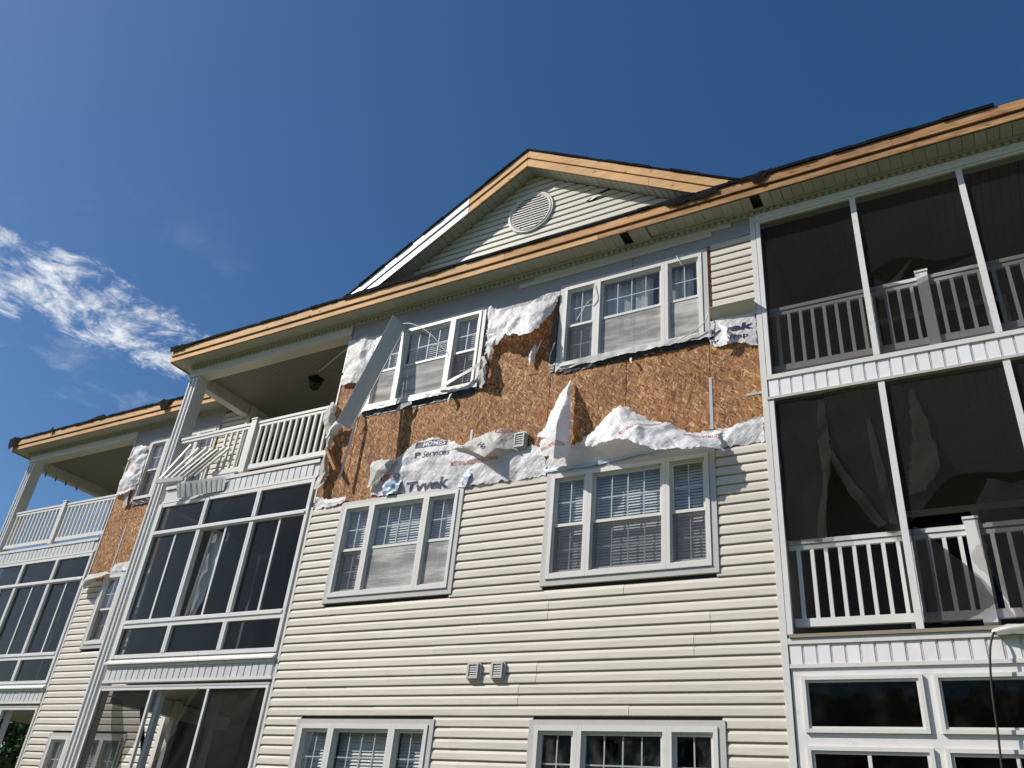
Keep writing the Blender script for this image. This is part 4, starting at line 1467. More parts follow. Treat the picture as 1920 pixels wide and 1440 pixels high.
# ---- left porches (main block and set-back wing share the layout) ----
def left_porch(ox, oy, broken):
    x0, x1 = ox - PW, ox
    cxl, cxr = ox - 3.86, ox - 3.60
    # corner column with screen tracks
    c = MB().box(cxl, cxr, oy, oy + 0.21, 0.76, 9.19)
    for xx in (cxl + 0.02, cxl + 0.12, cxr - 0.05):
        c.box(xx, xx + 0.03, oy - 0.022, oy - 0.001, 0.8, 9.16)
    part('porch_column', c, 'aluminium_white')
    part('porch_beam', MB().box(cxl - 0.02, ox + 0.02, oy - 0.028, oy + 0.19, 9.19, 9.344), 'frame_white')
    # side beam running back, faced with vertical strips
    sb = MB().box(cxl, cxl + 0.17, oy + 0.215, oy + 2.6, 9.08, 9.34)
    sb = part('porch_beam', sb, 'band_grey')
    strip = MB().box(0.0, 0.012, 0.004, 0.120, 0.0, 0.235).mesh('strip', 'band_grey')
    y = oy + 0.22
    while y < oy + 2.5:
        inst('strip', strip, sb, (cxl + 0.171, y, 9.095))
        y += 0.127
    cz = MB()
    x = cxl + 0.19
    while x < ox - 0.05:
        cz.box(x, x + 0.095, oy + 0.192, oy + 2.6, 9.30, 9.32)
        x += 0.10
    part('porch_ceiling', cz, 'ceiling_paint')
    mesh = band_panel_g
    deck_band(x0 + 0.04, x1 - 0.03, oy, DZ3 - 0.03, 0.30, mesh, skip=(0, 1, 2, 3) if broken else ())
    deck_band(x0 + 0.0, x1 - 0.03, oy, DZ2 - 0.04, 0.27, mesh)
    part('sill_flashing', MB().prism_x([(oy - 0.075, 3.985), (oy - 0.075, 3.965), (oy + 0.0, 3.982), (oy + 0.0, 4.055)], x0 - 0.02, x1 - 0.035), 'aluminium_white')
    nw = ox - 1.77
    railing(cxr + 0.01, ox - 0.02, oy + 0.05, DZ3, newel=nw,
            skip=(lambda q: q < nw - 0.75) if broken else (lambda q: False), bspan=(nw - 0.72, ox - 0.02) if broken else None)
    # floors, ceilings and back walls of the storeys
    for zf, zc in ((DZ3, None), (DZ2, 6.62), (1.05, 3.68)):
        part('porch_floor', MB().box(x0 + 0.02, x1 - 0.03, oy + 0.11, oy + 2.6, zf - 0.24, zf - 0.07), 'deck_wood')
        if zc:
            part('porch_ceiling', MB().box(x0 + 0.02, x1 - 0.03, oy + 0.12, oy + 2.6, zc, zc + 0.02), 'ceiling_paint')
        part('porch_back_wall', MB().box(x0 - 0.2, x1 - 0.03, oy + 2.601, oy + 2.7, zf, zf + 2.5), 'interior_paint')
    part('porch_side_wall', MB().box(x1 - 0.028, x1 - 0.004, oy + 0.11, oy + 2.6, 0.8, 9.29), 'siding_vinyl')
    part('porch_side_wall', MB().box(x0 - 0.05, x0 - 0.012, oy + 0.22, oy + 2.6, 3.78, 6.64), 'band_grey')
    # middle storey: aluminium sunroom
    f = MB()
    sx0, sx1 = x0 - 0.0, x1 - 0.04
    yA, yB = oy - 0.03, oy + 0.05
    m1, m2 = ox - 2.34, ox - 1.17
    rows = [(4.058, 4.115), (4.515, 4.640), (6.030, 6.115), (6.545, 6.60)]
    for za, zb in rows:
        f.box(sx0 + 0.09, sx1 - 0.06, yA, yB, za, zb)
    f.box(sx0 + 0.09, sx1 - 0.06, yA - 0.022, yA - 0.001, 6.050, 6.085)
    f.box(sx0 + 0.09, sx1 - 0.06, yA - 0.016, yA - 0.001, 4.580, 4.625)
    f.box(sx0, sx0 + 0.089, yA - 0.004, yB, 4.057, 6.601)
    f.box(sx1 - 0.059, sx1, yA - 0.004, yB, 4.057, 6.601)
    fr = part('sunroom_window', f, 'aluminium_white')
    for xx in (m1, m2):
        for (za, zb) in ((4.116, 4.514), (4.641, 6.029), (6.116, 6.544)):
            MB().box(xx - 0.04, xx - 0.004, yA - 0.006, yB, za, zb).box(xx + 0.004, xx + 0.04, yA - 0.006, yB, za, zb).box(xx - 0.004, xx + 0.004, yA + 0.01, yB, za, zb).build('mullion', 'aluminium_white', fr)
    bays = [(sx0 + 0.09, m1 - 0.04), (m1 + 0.04, m2 - 0.04), (m2 + 0.04, sx1 - 0.06)]
    for bi, (a, b) in enumerate(bays):
        MB().box(a, b, oy + 0.008, oy + 0.014, 6.116, 6.544).build('pane', 'sunroom_glass', fr)
        MB().box(a, b, oy + 0.008, oy + 0.014, 4.116, 4.514).build('pane', 'sunroom_glass', fr)
        c = (a + b) / 2 + 0.02
        MB().box(c - 0.018, c + 0.018, oy - 0.012, oy + 0.03, 4.642, 6.028).build('sash_bar', 'aluminium_white', fr)
        MB().box(a, c - 0.018, oy + 0.018, oy + 0.024, 4.642, 6.028).build('pane', 'sunroom_glass', fr) if not (broken and bi == 1) else None
        MB().box(c + 0.018, b, oy + 0.002, oy + 0.008, 4.642, 6.028).build('pane', 'sunroom_glass', fr)
    for bi, (a, b) in enumerate(bays):
        vb = MB()
        x = a + 0.05
        while x < b:
            if random.random() < (0.15 if bi == 0 else 0.35):
                vb.box(x, x + 0.05, oy + 0.55, oy + 0.556, 4.2, 6.5)
            x += 0.085
        if vb.v:
            vb.build('vertical_blind', 'interior_paint', fr)
    if broken:
        a, b = bays[1]
        sheet('curtain', [[(a + 0.05, oy + 0.2, 6.03), (a + 0.4, oy + 0.2, 6.03)], [(a + 0.05, oy + 0.18, 5.3), (a + 0.33, oy + 0.2, 5.45)], [(a + 0.04, oy + 0.2, 4.66), (a + 0.16, oy + 0.2, 4.66)]], 'curtain_white', fr, 16, 24, 0.05, 6)
        MB().bar((a + 0.16, oy + 0.1, 6.02), (a + 0.08, oy + 0.1, 4.66), 0.035, 0.03).build('bent_sash', 'aluminium_white', fr)
    # ground storey: insect screens in thin frames
    e = MB()
    e.box(x0 + 0.0, x0 + 0.04, oy - 0.03, oy + 0.03, 1.0, 3.63)
    e.box(x1 - 0.075, x1 - 0.035, oy - 0.03, oy + 0.03, 1.0, 3.63)
    e.box(x0 + 0.041, x1 - 0.076, oy - 0.025, oy + 0.03, 3.595, 3.632)
    e.box(x0 + 0.041, x1 - 0.076, oy - 0.025, oy + 0.03, 1.0, 1.06)
    en = part('screen_enclosure', e, 'aluminium_white')
    for xx in (m1, m2):
        MB().box(xx - 0.02, xx + 0.02, oy - 0.024, oy + 0.024, 1.061, 3.594).build('screen_post', 'aluminium_white', en)
        MB().box(xx + 0.05, xx + 0.13, oy + 0.06, oy + 0.14, 1.0, 3.66).build('post', 'band_grey', en)
    part('header_strip', MB().box(x0, x1 - 0.03, oy - 0.03, oy + 0.06, 3.634, 3.662), 'trim_grey')
    return en


en_main = left_porch(0.0, 0.0, True)
en_wing = left_porch(WX, WY, False)
# torn screens of the main left porch, ground storey
screen_flat(en_main, -1.15, -0.075, 1.06, 3.59, wav=0.05)
sheet('screen_panel', [[(-1.10, -.02, 3.58), (-0.6, -.03, 3.58), (-0.2, -.02, 3.58)], [(-1.12, -.04, 2.6), (-0.6, -.06, 2.6), (-0.35, -.03, 2.6)], [(-1.12, -.03, 1.1), (-0.8, -.05, 1.1), (-0.6, -.03, 1.1)]], 'screen_fold', en_main, 20, 30, 0.06, 3.5)
screen_flat(en_main, -3.48, -2.36, 1.06, 3.59, bottom=[1.06, 1.2, 1.9, 2.5, 2.9], wav=0.03)
part('loose_strap', MB().bar((-3.12, 0.5, 3.45), (-2.62, 0.5, 2.45), 0.07, 0.02, (0, 1, 0)), 'tar_black')
part('loose_strap', MB().bar((-3.2, 1.2, 2.62), (-2.3, 1.2, 2.55), 0.12, 0.12), 'backer_dark')
sheet('screen_panel', [[(-1.40, -.02, 3.62), (-1.34, -.04, 3.6)], [(-1.62, -.03, 3.15), (-1.54, -.06, 3.17)], [(-1.93, -.02, 2.58), (-1.80, -.06, 2.60)], [(-2.25, -.02, 1.9), (-2.08, -.05, 1.95)]], 'screen_fold', en_main, 8, 26, 0.03)
sheet('screen_panel', [[(-1.36, 0, 3.59), (-1.25, 0, 3.59), (-1.19, 0, 3.59)], [(-1.6, 0, 3.1), (-1.4, 0.02, 3.1), (-1.19, 0, 3.1)], [(-2.0, 0, 2.4), (-1.6, .03, 2.4), (-1.19, 0, 2.4)], [(-2.3, 0, 1.6), (-1.8, .02, 1.6), (-1.19, 0, 1.6)]], 'porch_screen', en_main, 16, 20, 0.04)
sheet('screen_panel', [[(-3.25, .02, 3.5), (-3.15, .02, 3.5), (-2.95, .02, 3.45)], [(-3.0, .04, 3.0), (-2.9, .04, 3.0), (-2.75, .05, 3.0)], [(-2.75, .04, 2.5), (-2.65, .04, 2.5), (-2.55, .05, 2.5)]], 'porch_screen', en_main, 10, 16, 0.03)
for xx in (-3.45,):
    part('post', MB().box(xx + 0.28, xx + 0.38, 1.1, 1.2, 1.0, 3.66), 'band_grey')
part('porch_beam', MB().box(-3.5, -3.36, 0.2, 2.5, 3.45, 3.66), 'band_grey')
screen_flat(en_wing, WX - 1.15, WX - 0.075, 1.06, 3.59, wav=0.02)
screen_flat(en_wing, WX - 2.3, WX - 1.19, 1.06, 3.59, wav=0.02)
screen_flat(en_wing, WX - 3.48, WX - 2.36, 1.06, 3.59, wav=0.02)

# ---- flashing, straps and tape left on the bare wall ----
fl = part('flashing_strip', MB().box(0.66, 2.62, -0.008, -0.002, 7.515, 7.60), 'flashing_dark')


def strip_sheet(parent, pts_top, pts_bot, mat, amp=0.012, rag=0.014, n=90, m=6):
    return sheet('flashing_strip', [pts_top, pts_bot], mat, parent, n, m, amp, 8.0, rag, 18.0)


strip_sheet(bld, [(0.60, -.03, 7.60), (1.3, -.045, 7.60), (2.0, -.04, 7.60), (2.70, -.04, 7.62)], [(0.63, -.012, 7.53), (1.3, -.015, 7.555), (2.0, -.012, 7.55), (2.68, -.012, 7.57)], 'flashing_dark')
strip_sheet(bld, [(3.92, -.03, 7.61), (4.6, -.045, 7.62), (5.3, -.05, 7.62), (6.06, -.04, 7.63)], [(4.0, -.012, 7.54), (4.6, -.015, 7.555), (5.3, -.018, 7.56), (6.06, -.015, 7.57)], 'flashing_dark')
strip_sheet(bld, [(3.905, -.04, 7.60), (3.90, -.045, 8.2), (3.90, -.03, 8.9)], [(3.80, -.015, 7.62), (3.79, -.012, 8.2), (3.83, -.01, 8.8)], 'flashing_dark', 0.014, 0.014)
strip_sheet(bld, [(2.70, -.04, 7.55), (2.70, -.04, 8.1), (2.69, -.03, 8.7)], [(2.80, -.012, 7.60), (2.81, -.01, 8.1), (2.77, -.01, 8.6)], 'flashing_dark', 0.014, 0.014)
strip_sheet(bld, [(3.92, -.046, 7.70), (4.6, -.06, 7.70), (5.3, -.055, 7.69), (6.03, -.05, 7.69)], [(3.93, -.03, 7.61), (4.7, -.055, 7.605), (5.3, -.06, 7.61), (6.05, -.05, 7.60)], 'trim_grey', 0.012, 0.018)
strip_sheet(bld, [(0.60, -.046, 7.665), (1.3, -.05, 7.67), (2.0, -.05, 7.67), (2.68, -.05, 7.67)], [(0.62, -.05, 7.60), (1.3, -.055, 7.60), (2.0, -.055, 7.60), (2.68, -.05, 7.61)], 'trim_grey', 0.012, 0.012)
strip_sheet(bld, [(-6.5, WY - .03, 7.62), (-5.6, WY - .04, 7.62), (-4.5, WY - .03, 7.62)], [(-6.5, WY - .02, 7.52), (-5.6, WY - .03, 7.54), (-4.5, WY - .02, 7.53)], 'flashing_dark')
for (x, z0, z1) in ((6.004, 6.36, 7.06), (2.665, 6.70, 6.95)):
    part('wall_strap', MB().box(x - 0.018, x + 0.018, -0.006, -0.0025, z0, z1), 'strap_metal')
part('wall_strap', MB().box(6.42, 6.60, -0.007, -0.0025, 6.715, 6.745), 'strap_metal')
part('wall_strap', MB().box(WX + 0.68, WX + 0.71, WY - 0.006, WY - 0.0025, 6.1, 7.1), 'strap_metal')
for k in range(4):
    part('corner_trim', MB().box(0.002, 0.03, -0.010 - 0.002 * k, -0.0025, 6.2 + k * 0.75, 6.9 + k * 0.75), 'sheet_metal')
part('corner_trim', MB().box(WX + 0.0, WX + 0.035, WY - 0.012, WY - 0.0025, 6.0, 9.3), 'sheet_metal')

# bent lower edge of the siding patch at the upper right
part('torn_siding', MB().prism_x([(-0.006, 8.0), (-0.045, 7.985), (-0.14, 7.975), (-0.15, 7.965), (-0.02, 7.86), (-0.012, 7.84), (-0.008, 7.86)], 6.06, 6.60), 'siding_vinyl')

# ================================================================== loose things
# ---- house wrap ----
WG = 'torn sheets of white house wrap on the bare wall'


def wrap(rows, label, mat='house_wrap', n=44, m=26, amp=0.03, freq=5.0, rag=0.028, ragf=17.0, pin=False):
    o = sheet('house_wrap', rows, mat, None, int(n * 1.4), int(m * 1.4), amp, freq, rag, ragf, pin, False, True)
    tag(o, label, 'house wrap', WG)
    return o


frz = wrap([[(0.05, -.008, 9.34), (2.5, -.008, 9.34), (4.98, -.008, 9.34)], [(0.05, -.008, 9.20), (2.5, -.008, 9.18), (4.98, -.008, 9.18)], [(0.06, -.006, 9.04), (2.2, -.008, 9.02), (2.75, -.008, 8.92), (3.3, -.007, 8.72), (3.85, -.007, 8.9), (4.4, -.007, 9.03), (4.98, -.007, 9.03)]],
           'flat shade-grey strip of house wrap under the eave above the top left window', 'wrap_eave_shade', 60, 12, 0.004, 3, 0.008)
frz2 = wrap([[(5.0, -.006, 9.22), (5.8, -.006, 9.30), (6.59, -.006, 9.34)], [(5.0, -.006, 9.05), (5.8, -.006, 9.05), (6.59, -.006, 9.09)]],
            'short shade-grey strip of house wrap under the eave beside the right screened porch', 'wrap_eave_shade', 30, 8, 0.004, 3, 0.004)
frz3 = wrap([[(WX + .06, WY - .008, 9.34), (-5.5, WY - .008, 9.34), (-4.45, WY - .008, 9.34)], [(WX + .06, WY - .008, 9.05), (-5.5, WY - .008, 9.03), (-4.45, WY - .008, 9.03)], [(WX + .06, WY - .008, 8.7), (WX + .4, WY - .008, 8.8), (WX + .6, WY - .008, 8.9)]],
            'flat shade-grey house wrap above the window of the set-back left wing', 'wrap_eave_shade', 40, 14, 0.004, 3, 0.006)
sA = wrap([[(0.008, -0.03, 9.05), (0.315, -0.05, 9.028), (0.587, -0.03, 9.03)], [(0.04, -0.04, 8.599), (0.353, -0.07, 8.537), (0.601, -0.04, 8.526)], [(0.045, -0.03, 8.2), (0.253, -0.06, 8.166), (0.43, -0.04, 8.166)]],
          'crinkled white wrap sheet between the open porch and the dangling trim board', amp=0.035, freq=5.5)
sB = wrap([[(2.683, -0.03, 9.019), (2.942, -0.07, 8.852), (3.205, -0.1, 8.767), (3.443, -0.12, 8.811), (3.703, -0.08, 8.895), (3.886, -0.03, 8.956)], [(2.737, -0.04, 8.622), (3.018, -0.14, 8.535), (3.278, -0.2, 8.479), (3.552, -0.26, 8.442), (3.754, -0.18, 8.592), (3.883, -0.05, 8.799)], [(2.808, -0.04, 8.24), (2.979, -0.1, 8.237), (3.191, -0.22, 8.26), (3.605, -0.34, 8.079), (3.751, -0.22, 8.315), (3.83, -0.06, 8.626)]],
          'white wrap sheet sagging like a hammock between the two top windows', n=60, m=34, amp=0.065, freq=5.0, rag=0.035)
sB2 = wrap([[(2.73, -.05, 8.55), (2.80, -.06, 8.55), (2.90, -.08, 8.52)], [(2.77, -.06, 8.3), (2.83, -.08, 8.32), (2.93, -.1, 8.36)], [(2.80, -.05, 8.05), (2.84, -.06, 8.02), (2.88, -.05, 8.1)]],
           'narrow shredded wrap tatter beside the frame of the top left window', n=16, m=24, amp=0.05, freq=9, rag=0.03)
sC = wrap([[(3.50, -.02, 8.06), (3.56, -.05, 8.10), (3.61, -.03, 8.05)], [(3.49, -.05, 7.95), (3.54, -.09, 7.95), (3.60, -.05, 7.93)], [(3.50, -.04, 7.79), (3.53, -.06, 7.77), (3.57, -.03, 7.82)]],
          'small curled wrap scrap stuck on bare boards below the sagging sheet', n=14, m=18, amp=0.02, freq=9, rag=0.015)
sD = wrap([[(6.03, -.03, 7.86), (6.3, -.04, 7.84), (6.59, -.02, 7.84)], [(6.03, -.03, 7.68), (6.3, -.045, 7.68), (6.59, -.02, 7.68)], [(6.03, -.02, 7.52), (6.15, -.03, 7.44), (6.3, -.05, 7.46), (6.45, -.04, 7.42), (6.59, -.02, 7.35)]],
          'printed wrap sheet under the broken siding edge beside the top right window', n=44, m=24, amp=0.010, freq=6, rag=0.02)
sD2 = wrap([[(6.10, -.06, 7.78), (6.16, -.07, 7.76)], [(6.20, -.10, 7.62), (6.27, -.12, 7.62)], [(6.12, -.10, 7.42), (6.24, -.13, 7.44)]],
           'small peeled strip curling off the printed sheet by the right porch', n=10, m=16, amp=0.03, freq=9)
sE = wrap([[(4.149, -0.06, 7.386), (4.162, -0.06, 7.39), (4.172, -0.05, 7.379)], [(4.02, -0.14, 7.062), (4.186, -0.22, 7.0), (4.231, -0.14, 7.048)], [(3.937, -0.2, 6.756), (4.174, -0.34, 6.667), (4.282, -0.22, 6.722)], [(3.887, -0.22, 6.499), (4.173, -0.4, 6.375), (4.307, -0.26, 6.446)], [(3.847, -0.18, 6.313), (4.134, -0.34, 6.129), (4.288, -0.22, 6.179)]],
          'tall cone of wrap hanging from a point under the top right window', n=36, m=44, amp=0.055, freq=4.5, rag=0.02)
sE2 = wrap([[(4.074, -0.24, 6.819), (4.187, -0.32, 6.729)], [(3.95, -0.26, 6.642), (4.119, -0.36, 6.482)], [(3.848, -0.24, 6.529), (4.024, -0.32, 6.427)]],
           'folded left lip of the tall hanging wrap cone', n=12, m=14, amp=0.03)
sF = wrap([[(1.02, -.02, 6.66), (1.45, -.03, 6.67), (1.74, -.02, 6.90), (2.0, -.03, 6.93), (2.3, -.03, 6.84), (2.6, -.04, 6.70), (3.1, -.05, 6.72), (3.44, -.03, 6.58), (3.85, -.02, 6.48)],
           [(1.05, -.03, 6.45), (1.5, -.04, 6.46), (1.9, -.04, 6.55), (2.3, -.05, 6.52), (2.7, -.06, 6.45), (3.1, -.05, 6.45), (3.45, -.05, 6.38), (3.85, -.03, 6.32)],
           [(1.08, -.02, 6.17), (1.5, -.03, 6.15), (1.9, -.025, 6.12), (2.3, -.025, 6.10), (2.7, -.03, 6.08), (3.1, -.035, 6.08), (3.45, -.035, 6.07), (3.88, -.025, 6.08)]],
          'long printed wrap sheet along the top of the siding above middle left window', n=110, m=34, amp=0.030, freq=5.0, rag=0.025)
sF2 = wrap([[(2.389, -0.06, 6.681), (2.744, -0.1, 6.725), (3.13, -0.12, 6.811), (3.359, -0.09, 6.799), (3.472, -0.06, 6.717)], [(2.554, -0.12, 6.662), (2.914, -0.2, 6.578), (3.171, -0.16, 6.651), (3.366, -0.1, 6.646), (3.469, -0.06, 6.593)], [(2.681, -0.12, 6.612), (3.067, -0.24, 6.363), (3.186, -0.18, 6.501), (3.368, -0.1, 6.495), (3.47, -0.05, 6.461)]],
           'curled printed flap folding over beside the boxy exhaust vent', 'wrap_back', n=50, m=24, amp=0.035, freq=5, rag=0.02)
sF3 = wrap([[(1.00, -.03, 6.72), (1.2, -.05, 6.70), (1.50, -.05, 6.66)], [(1.02, -.06, 6.55), (1.2, -.12, 6.52), (1.38, -.10, 6.50)], [(1.04, -.05, 6.30), (1.10, -.09, 6.28), (1.18, -.08, 6.30)]],
           'grey turned-over flap at the left end of the long printed sheet', 'wrap_back', n=24, m=20, amp=0.03, freq=5)
sG0 = wrap([[(4.25, -.02, 6.46), (4.8, -.03, 6.45), (5.4, -.03, 6.36), (6.1, -.03, 6.30)], [(3.88, -.02, 6.30), (4.6, -.035, 6.28), (5.4, -.035, 6.24), (6.1, -.03, 6.22)], [(3.85, -.02, 6.10), (4.6, -.03, 6.10), (5.4, -.03, 6.10), (6.2, -.025, 6.09)]],
           'shaded wrap band directly above the middle right window', n=70, m=16, amp=0.018, freq=5)
sG = wrap([[(4.352, -0.05, 6.406), (4.604, -0.08, 6.641), (4.889, -0.1, 6.829), (5.095, -0.1, 6.697), (5.272, -0.09, 6.572), (5.583, -0.08, 6.444), (5.831, -0.07, 6.295), (6.072, -0.05, 6.299)], [(4.445, -0.12, 6.347), (4.74, -0.24, 6.421), (5.028, -0.32, 6.462), (5.232, -0.34, 6.359), (5.432, -0.32, 6.241), (5.669, -0.28, 6.184), (5.887, -0.2, 6.132), (6.114, -0.1, 6.159)], [(4.513, -0.14, 6.307), (4.809, -0.34, 6.256), (5.128, -0.42, 6.187), (5.352, -0.46, 6.058), (5.536, -0.44, 5.984), (5.728, -0.36, 6.003), (5.942, -0.28, 5.996), (6.161, -0.14, 6.023)]],
          'big crumpled wrap sheet heaped like a tent above the middle right window', n=90, m=36, amp=0.085, freq=4.4, rag=0.03)
sG2 = wrap([[(5.85, -.03, 6.33), (6.2, -.03, 6.34), (6.59, -.02, 6.44)], [(5.9, -.03, 6.22), (6.25, -.04, 6.20), (6.59, -.02, 6.26)], [(6.05, -.02, 6.10), (6.3, -.03, 6.10), (6.59, -.02, 6.10)]],
           'flat wrap corner next to the right porch at the top of the siding', n=40, m=18, amp=0.03, freq=7)
sH = wrap([[(0.04, -.02, 6.30), (0.3, -.02, 6.22), (0.62, -.02, 6.20)], [(0.045, -.025, 6.20), (0.3, -.03, 6.15), (0.62, -.03, 6.16)], [(0.045, -.02, 6.09), (0.3, -.025, 6.09), (0.60, -.025, 6.10)]],
          'narrow torn wrap remnant beside the top of the left sunroom', n=40, m=10, amp=0.03, freq=7, rag=0.03)
sI = wrap([[(-0.061, -0.04, 7.903), (0.021, -0.06, 7.863), (0.072, -0.05, 7.831)], [(-0.126, -0.08, 7.589), (0.052, -0.14, 7.564), (0.126, -0.06, 7.592)], [(0.024, -0.06, 7.3), (0.164, -0.12, 7.297), (0.178, -0.05, 7.355)], [(0.053, -0.06, 6.967), (0.168, -0.12, 6.946), (0.161, -0.06, 7.0)], [(0.048, -0.08, 6.616), (0.192, -0.14, 6.592), (0.223, -0.08, 6.662)], [(0.013, -0.1, 6.385), (0.108, -0.12, 6.363), (0.185, -0.1, 6.385)]],
          'shredded wrap trailing down the corner post of the open left balcony', 'wrap_back', n=18, m=60, amp=0.06, freq=6, rag=0.03)
sI2 = wrap([[(.10, -.08, 7.46), (.25, -.12, 7.50), (.38, -.1, 7.48)], [(.06, -.10, 7.34), (.22, -.18, 7.36), (.35, -.12, 7.38)], [(.04, -.08, 7.22), (.12, -.14, 7.22), (.2, -.1, 7.25)]],
           'crumpled wrap wad caught under the lower end of the dangling board', n=18, m=14, amp=0.06, freq=7, rag=0.03)
sJ = wrap([[(-7.045, 1.38, 8.923), (-6.795, 1.36, 8.923), (-6.585, 1.38, 8.898)], [(-7.008, 1.36, 8.404), (-6.655, 1.3, 8.324), (-6.471, 1.36, 8.348)], [(-7.11, 1.36, 7.819), (-6.764, 1.28, 7.776), (-6.479, 1.34, 7.858)]],
          'long white wrap sheet hanging beside the window of the set-back left wing', n=30, m=44, amp=0.09, freq=4.5, rag=0.03)
sJ2 = wrap([[(-6.78, WY - .05, 8.1), (-6.66, WY - .08, 8.1)], [(-6.78, WY - .07, 7.75), (-6.62, WY - .08, 7.8)], [(-6.72, WY - .05, 7.5), (-6.58, WY - .06, 7.55)]],
           'ragged wrap tatter at the lower corner of the left wing window', 'wrap_back', n=12, m=20, amp=0.05, freq=7, rag=0.03)
sJ3 = wrap([[(-7.10, WY - .04, 6.12), (-6.75, WY - .06, 6.13), (-6.40, WY - .05, 6.12)], [(-7.08, WY - .10, 5.95), (-6.80, WY - .22, 5.95), (-6.52, WY - .14, 6.0)], [(-7.02, WY - .10, 5.76), (-6.88, WY - .20, 5.78), (-6.72, WY - .16, 5.84)]],
           'grey wrap flap folded down over the siding of the set-back left wing', 'wrap_back', n=26, m=20, amp=0.03, freq=4)
sJ4 = wrap([[(-6.42, WY - .03, 6.26), (-6.0, WY - .04, 6.30), (-5.6, WY - .03, 6.30)], [(-6.42, WY - .03, 6.12), (-6.0, WY - .04, 6.12), (-5.6, WY - .03, 6.12)]],
           'thin wrap strip right above the middle window of the left wing', n=30, m=8, amp=0.03, freq=7)

for (x, z, dx, ln, lab) in ((2.76, 8.02, 0.03, 0.30, 'thin frayed wrap strip below the sagging sheet, beside the top left window'),
                            (3.66, 8.16, -0.05, 0.22, 'thin frayed wrap strip under the middle of the sagging sheet'),
                            (0.60, 7.62, -0.04, 0.34, 'thin frayed wrap strip beside the foot of the dangling board'),
                            (3.87, 8.06, -0.06, 0.30, 'thin frayed wrap strip on the dark flashing left of top right window'),
                            (4.98, 7.56, 0.03, 0.12, 'tiny frayed wrap strip under the middle of the top right sill')):
    wrap([[(x, -.03, z), (x + .03, -.04, z)], [(x + dx * .5, -.07, z - ln * .5), (x + dx * .5 + .035, -.08, z - ln * .5)], [(x + dx, -.05, z - ln), (x + dx + .012, -.06, z - ln)]], lab, n=6, m=16, amp=0.04, freq=9, rag=0.012)

# print on the wrap
lettering([sF], 'Tyvek', 1.70, 6.055, 0.72, 0.23, 'ink_navy', sF, 0.035, 0.10)
lettering([sF], 'Services', 1.905, 6.625, 0.46, 0.10, 'ink_navy', sF, 0.008, 0.12, rot=-0.05)
lettering([sF], 'P', 1.765, 6.64, 0.10, 0.09, 'ink_navy', sF, 0.03, 0.0)
lettering([sF], '', 1.745, 6.80, 0.55, 0.10, 'ink_navy', sF, me=rect_mesh(), rot=-0.06)
lettering([sF], 'HOMES', 1.885, 6.80, 0.38, 0.075, 'ink_white', sF, 0.02, 0.0, rot=-0.06, lift=0.008)
lettering([sF], 'WWW.CONSTRUCTION.TYVEK.COM', 3.17, 6.455, 0.74, 0.062, 'ink_red', sF, 0.004, 0.1, rot=math.pi - 0.02)
lettering([sF], 'DUPONT', 1.50, 6.42, 0.22, 0.05, 'ink_red', sF, 0.006, 0.0, rot=math.pi - 0.05)
lettering([sF], '', 1.22, 6.35, 0.36, 0.10, 'ink_red', sF, me=ring_mesh())
lettering([sF, sF2], 'DUPONT', 3.37, 6.80, 0.20, 0.045, 'ink_red', sF2, 0.006, 0.0, rot=math.pi)
lettering([sF, sF2], '', 3.12, 6.735, 0.30, 0.09, 'ink_red', sF2, me=ring_mesh())
lettering([sF2], 'Ho', 2.90, 6.58, 0.15, 0.075, 'ink_navy', sF2, 0.02, 0.0, rot=-0.6)
lettering([sD], 'Tyvek', 5.89, 7.585, 0.67, 0.135, 'ink_navy', sD, 0.035, 0.12)
lettering([sD], 'HomeWrap', 5.83, 7.487, 0.66, 0.085, 'ink_navy', sD, 0.012, 0.0)
lettering([sG], 'WWW.CONSTRUCTION.TYVEK.COM', 5.56, 6.56, 0.62, 0.06, 'ink_red', sG, 0.004, 0.1, rot=math.pi + 0.35)
lettering([sG0], 'WWW.CONSTRUCTION.TYVEK.COM', 5.15, 6.32, 0.85, 0.07, 'ink_red', sG0, 0.004, 0.1, rot=0.02)
lettering([sG], 'CONSTRUCTION', 6.20, 6.25, 0.45, 0.05, 'ink_red', sG, 0.004, 0.1, rot=math.pi)
lettering([sG2], 'WWW.CONSTRUCTION', 6.20, 6.34, 0.42, 0.06, 'ink_red', sG2, 0.004, 0.1, rot=0.2)
lettering([sE], 'WWW.CONSTRUCTION', 3.90, 6.30, 0.36, 0.05, 'ink_red', sE, 0.004, 0.1)
lettering([sG0], 'TYVEK', 4.2, 6.40, 0.22, 0.06, 'ink_red', sG0, 0.004, 0.1, rot=0.3)

# seam tape along the head of the middle right window and on the printed sheet
tp = sheet('seam_tape', [[(3.86, -.045, 6.155), (4.6, -.05, 6.15), (5.2, -.055, 6.185), (5.75, -.05, 6.20)], [(3.86, -.045, 6.105), (4.6, -.05, 6.105), (5.2, -.055, 6.15), (5.75, -.05, 6.18)]], 'tape_blue', None, 60, 6, 0.02, 8, 0.015)
tag(tp, 'long blue seam tape peeling over the head of the middle right window', 'tape', 'peeling blue seam tapes')
tp = sheet('seam_tape', [[(2.72, -.055, 6.30), (2.80, -.065, 6.32)], [(2.66, -.06, 6.2), (2.77, -.07, 6.2)], [(2.64, -.055, 6.10), (2.74, -.06, 6.10)]], 'tape_blue', None, 10, 14, 0.04, 9, 0.02)
tag(tp, 'short crumpled blue tape on the printed wrap above the cream siding', 'tape', 'peeling blue seam tapes')
tp = sheet('seam_tape', [[(1.30, -.06, 6.30), (1.62, -.065, 6.40)], [(1.32, -.06, 6.22), (1.6, -.06, 6.24)], [(1.36, -.05, 6.13), (1.56, -.05, 6.13)]], 'tape_blue', None, 14, 14, 0.05, 9, 0.03)
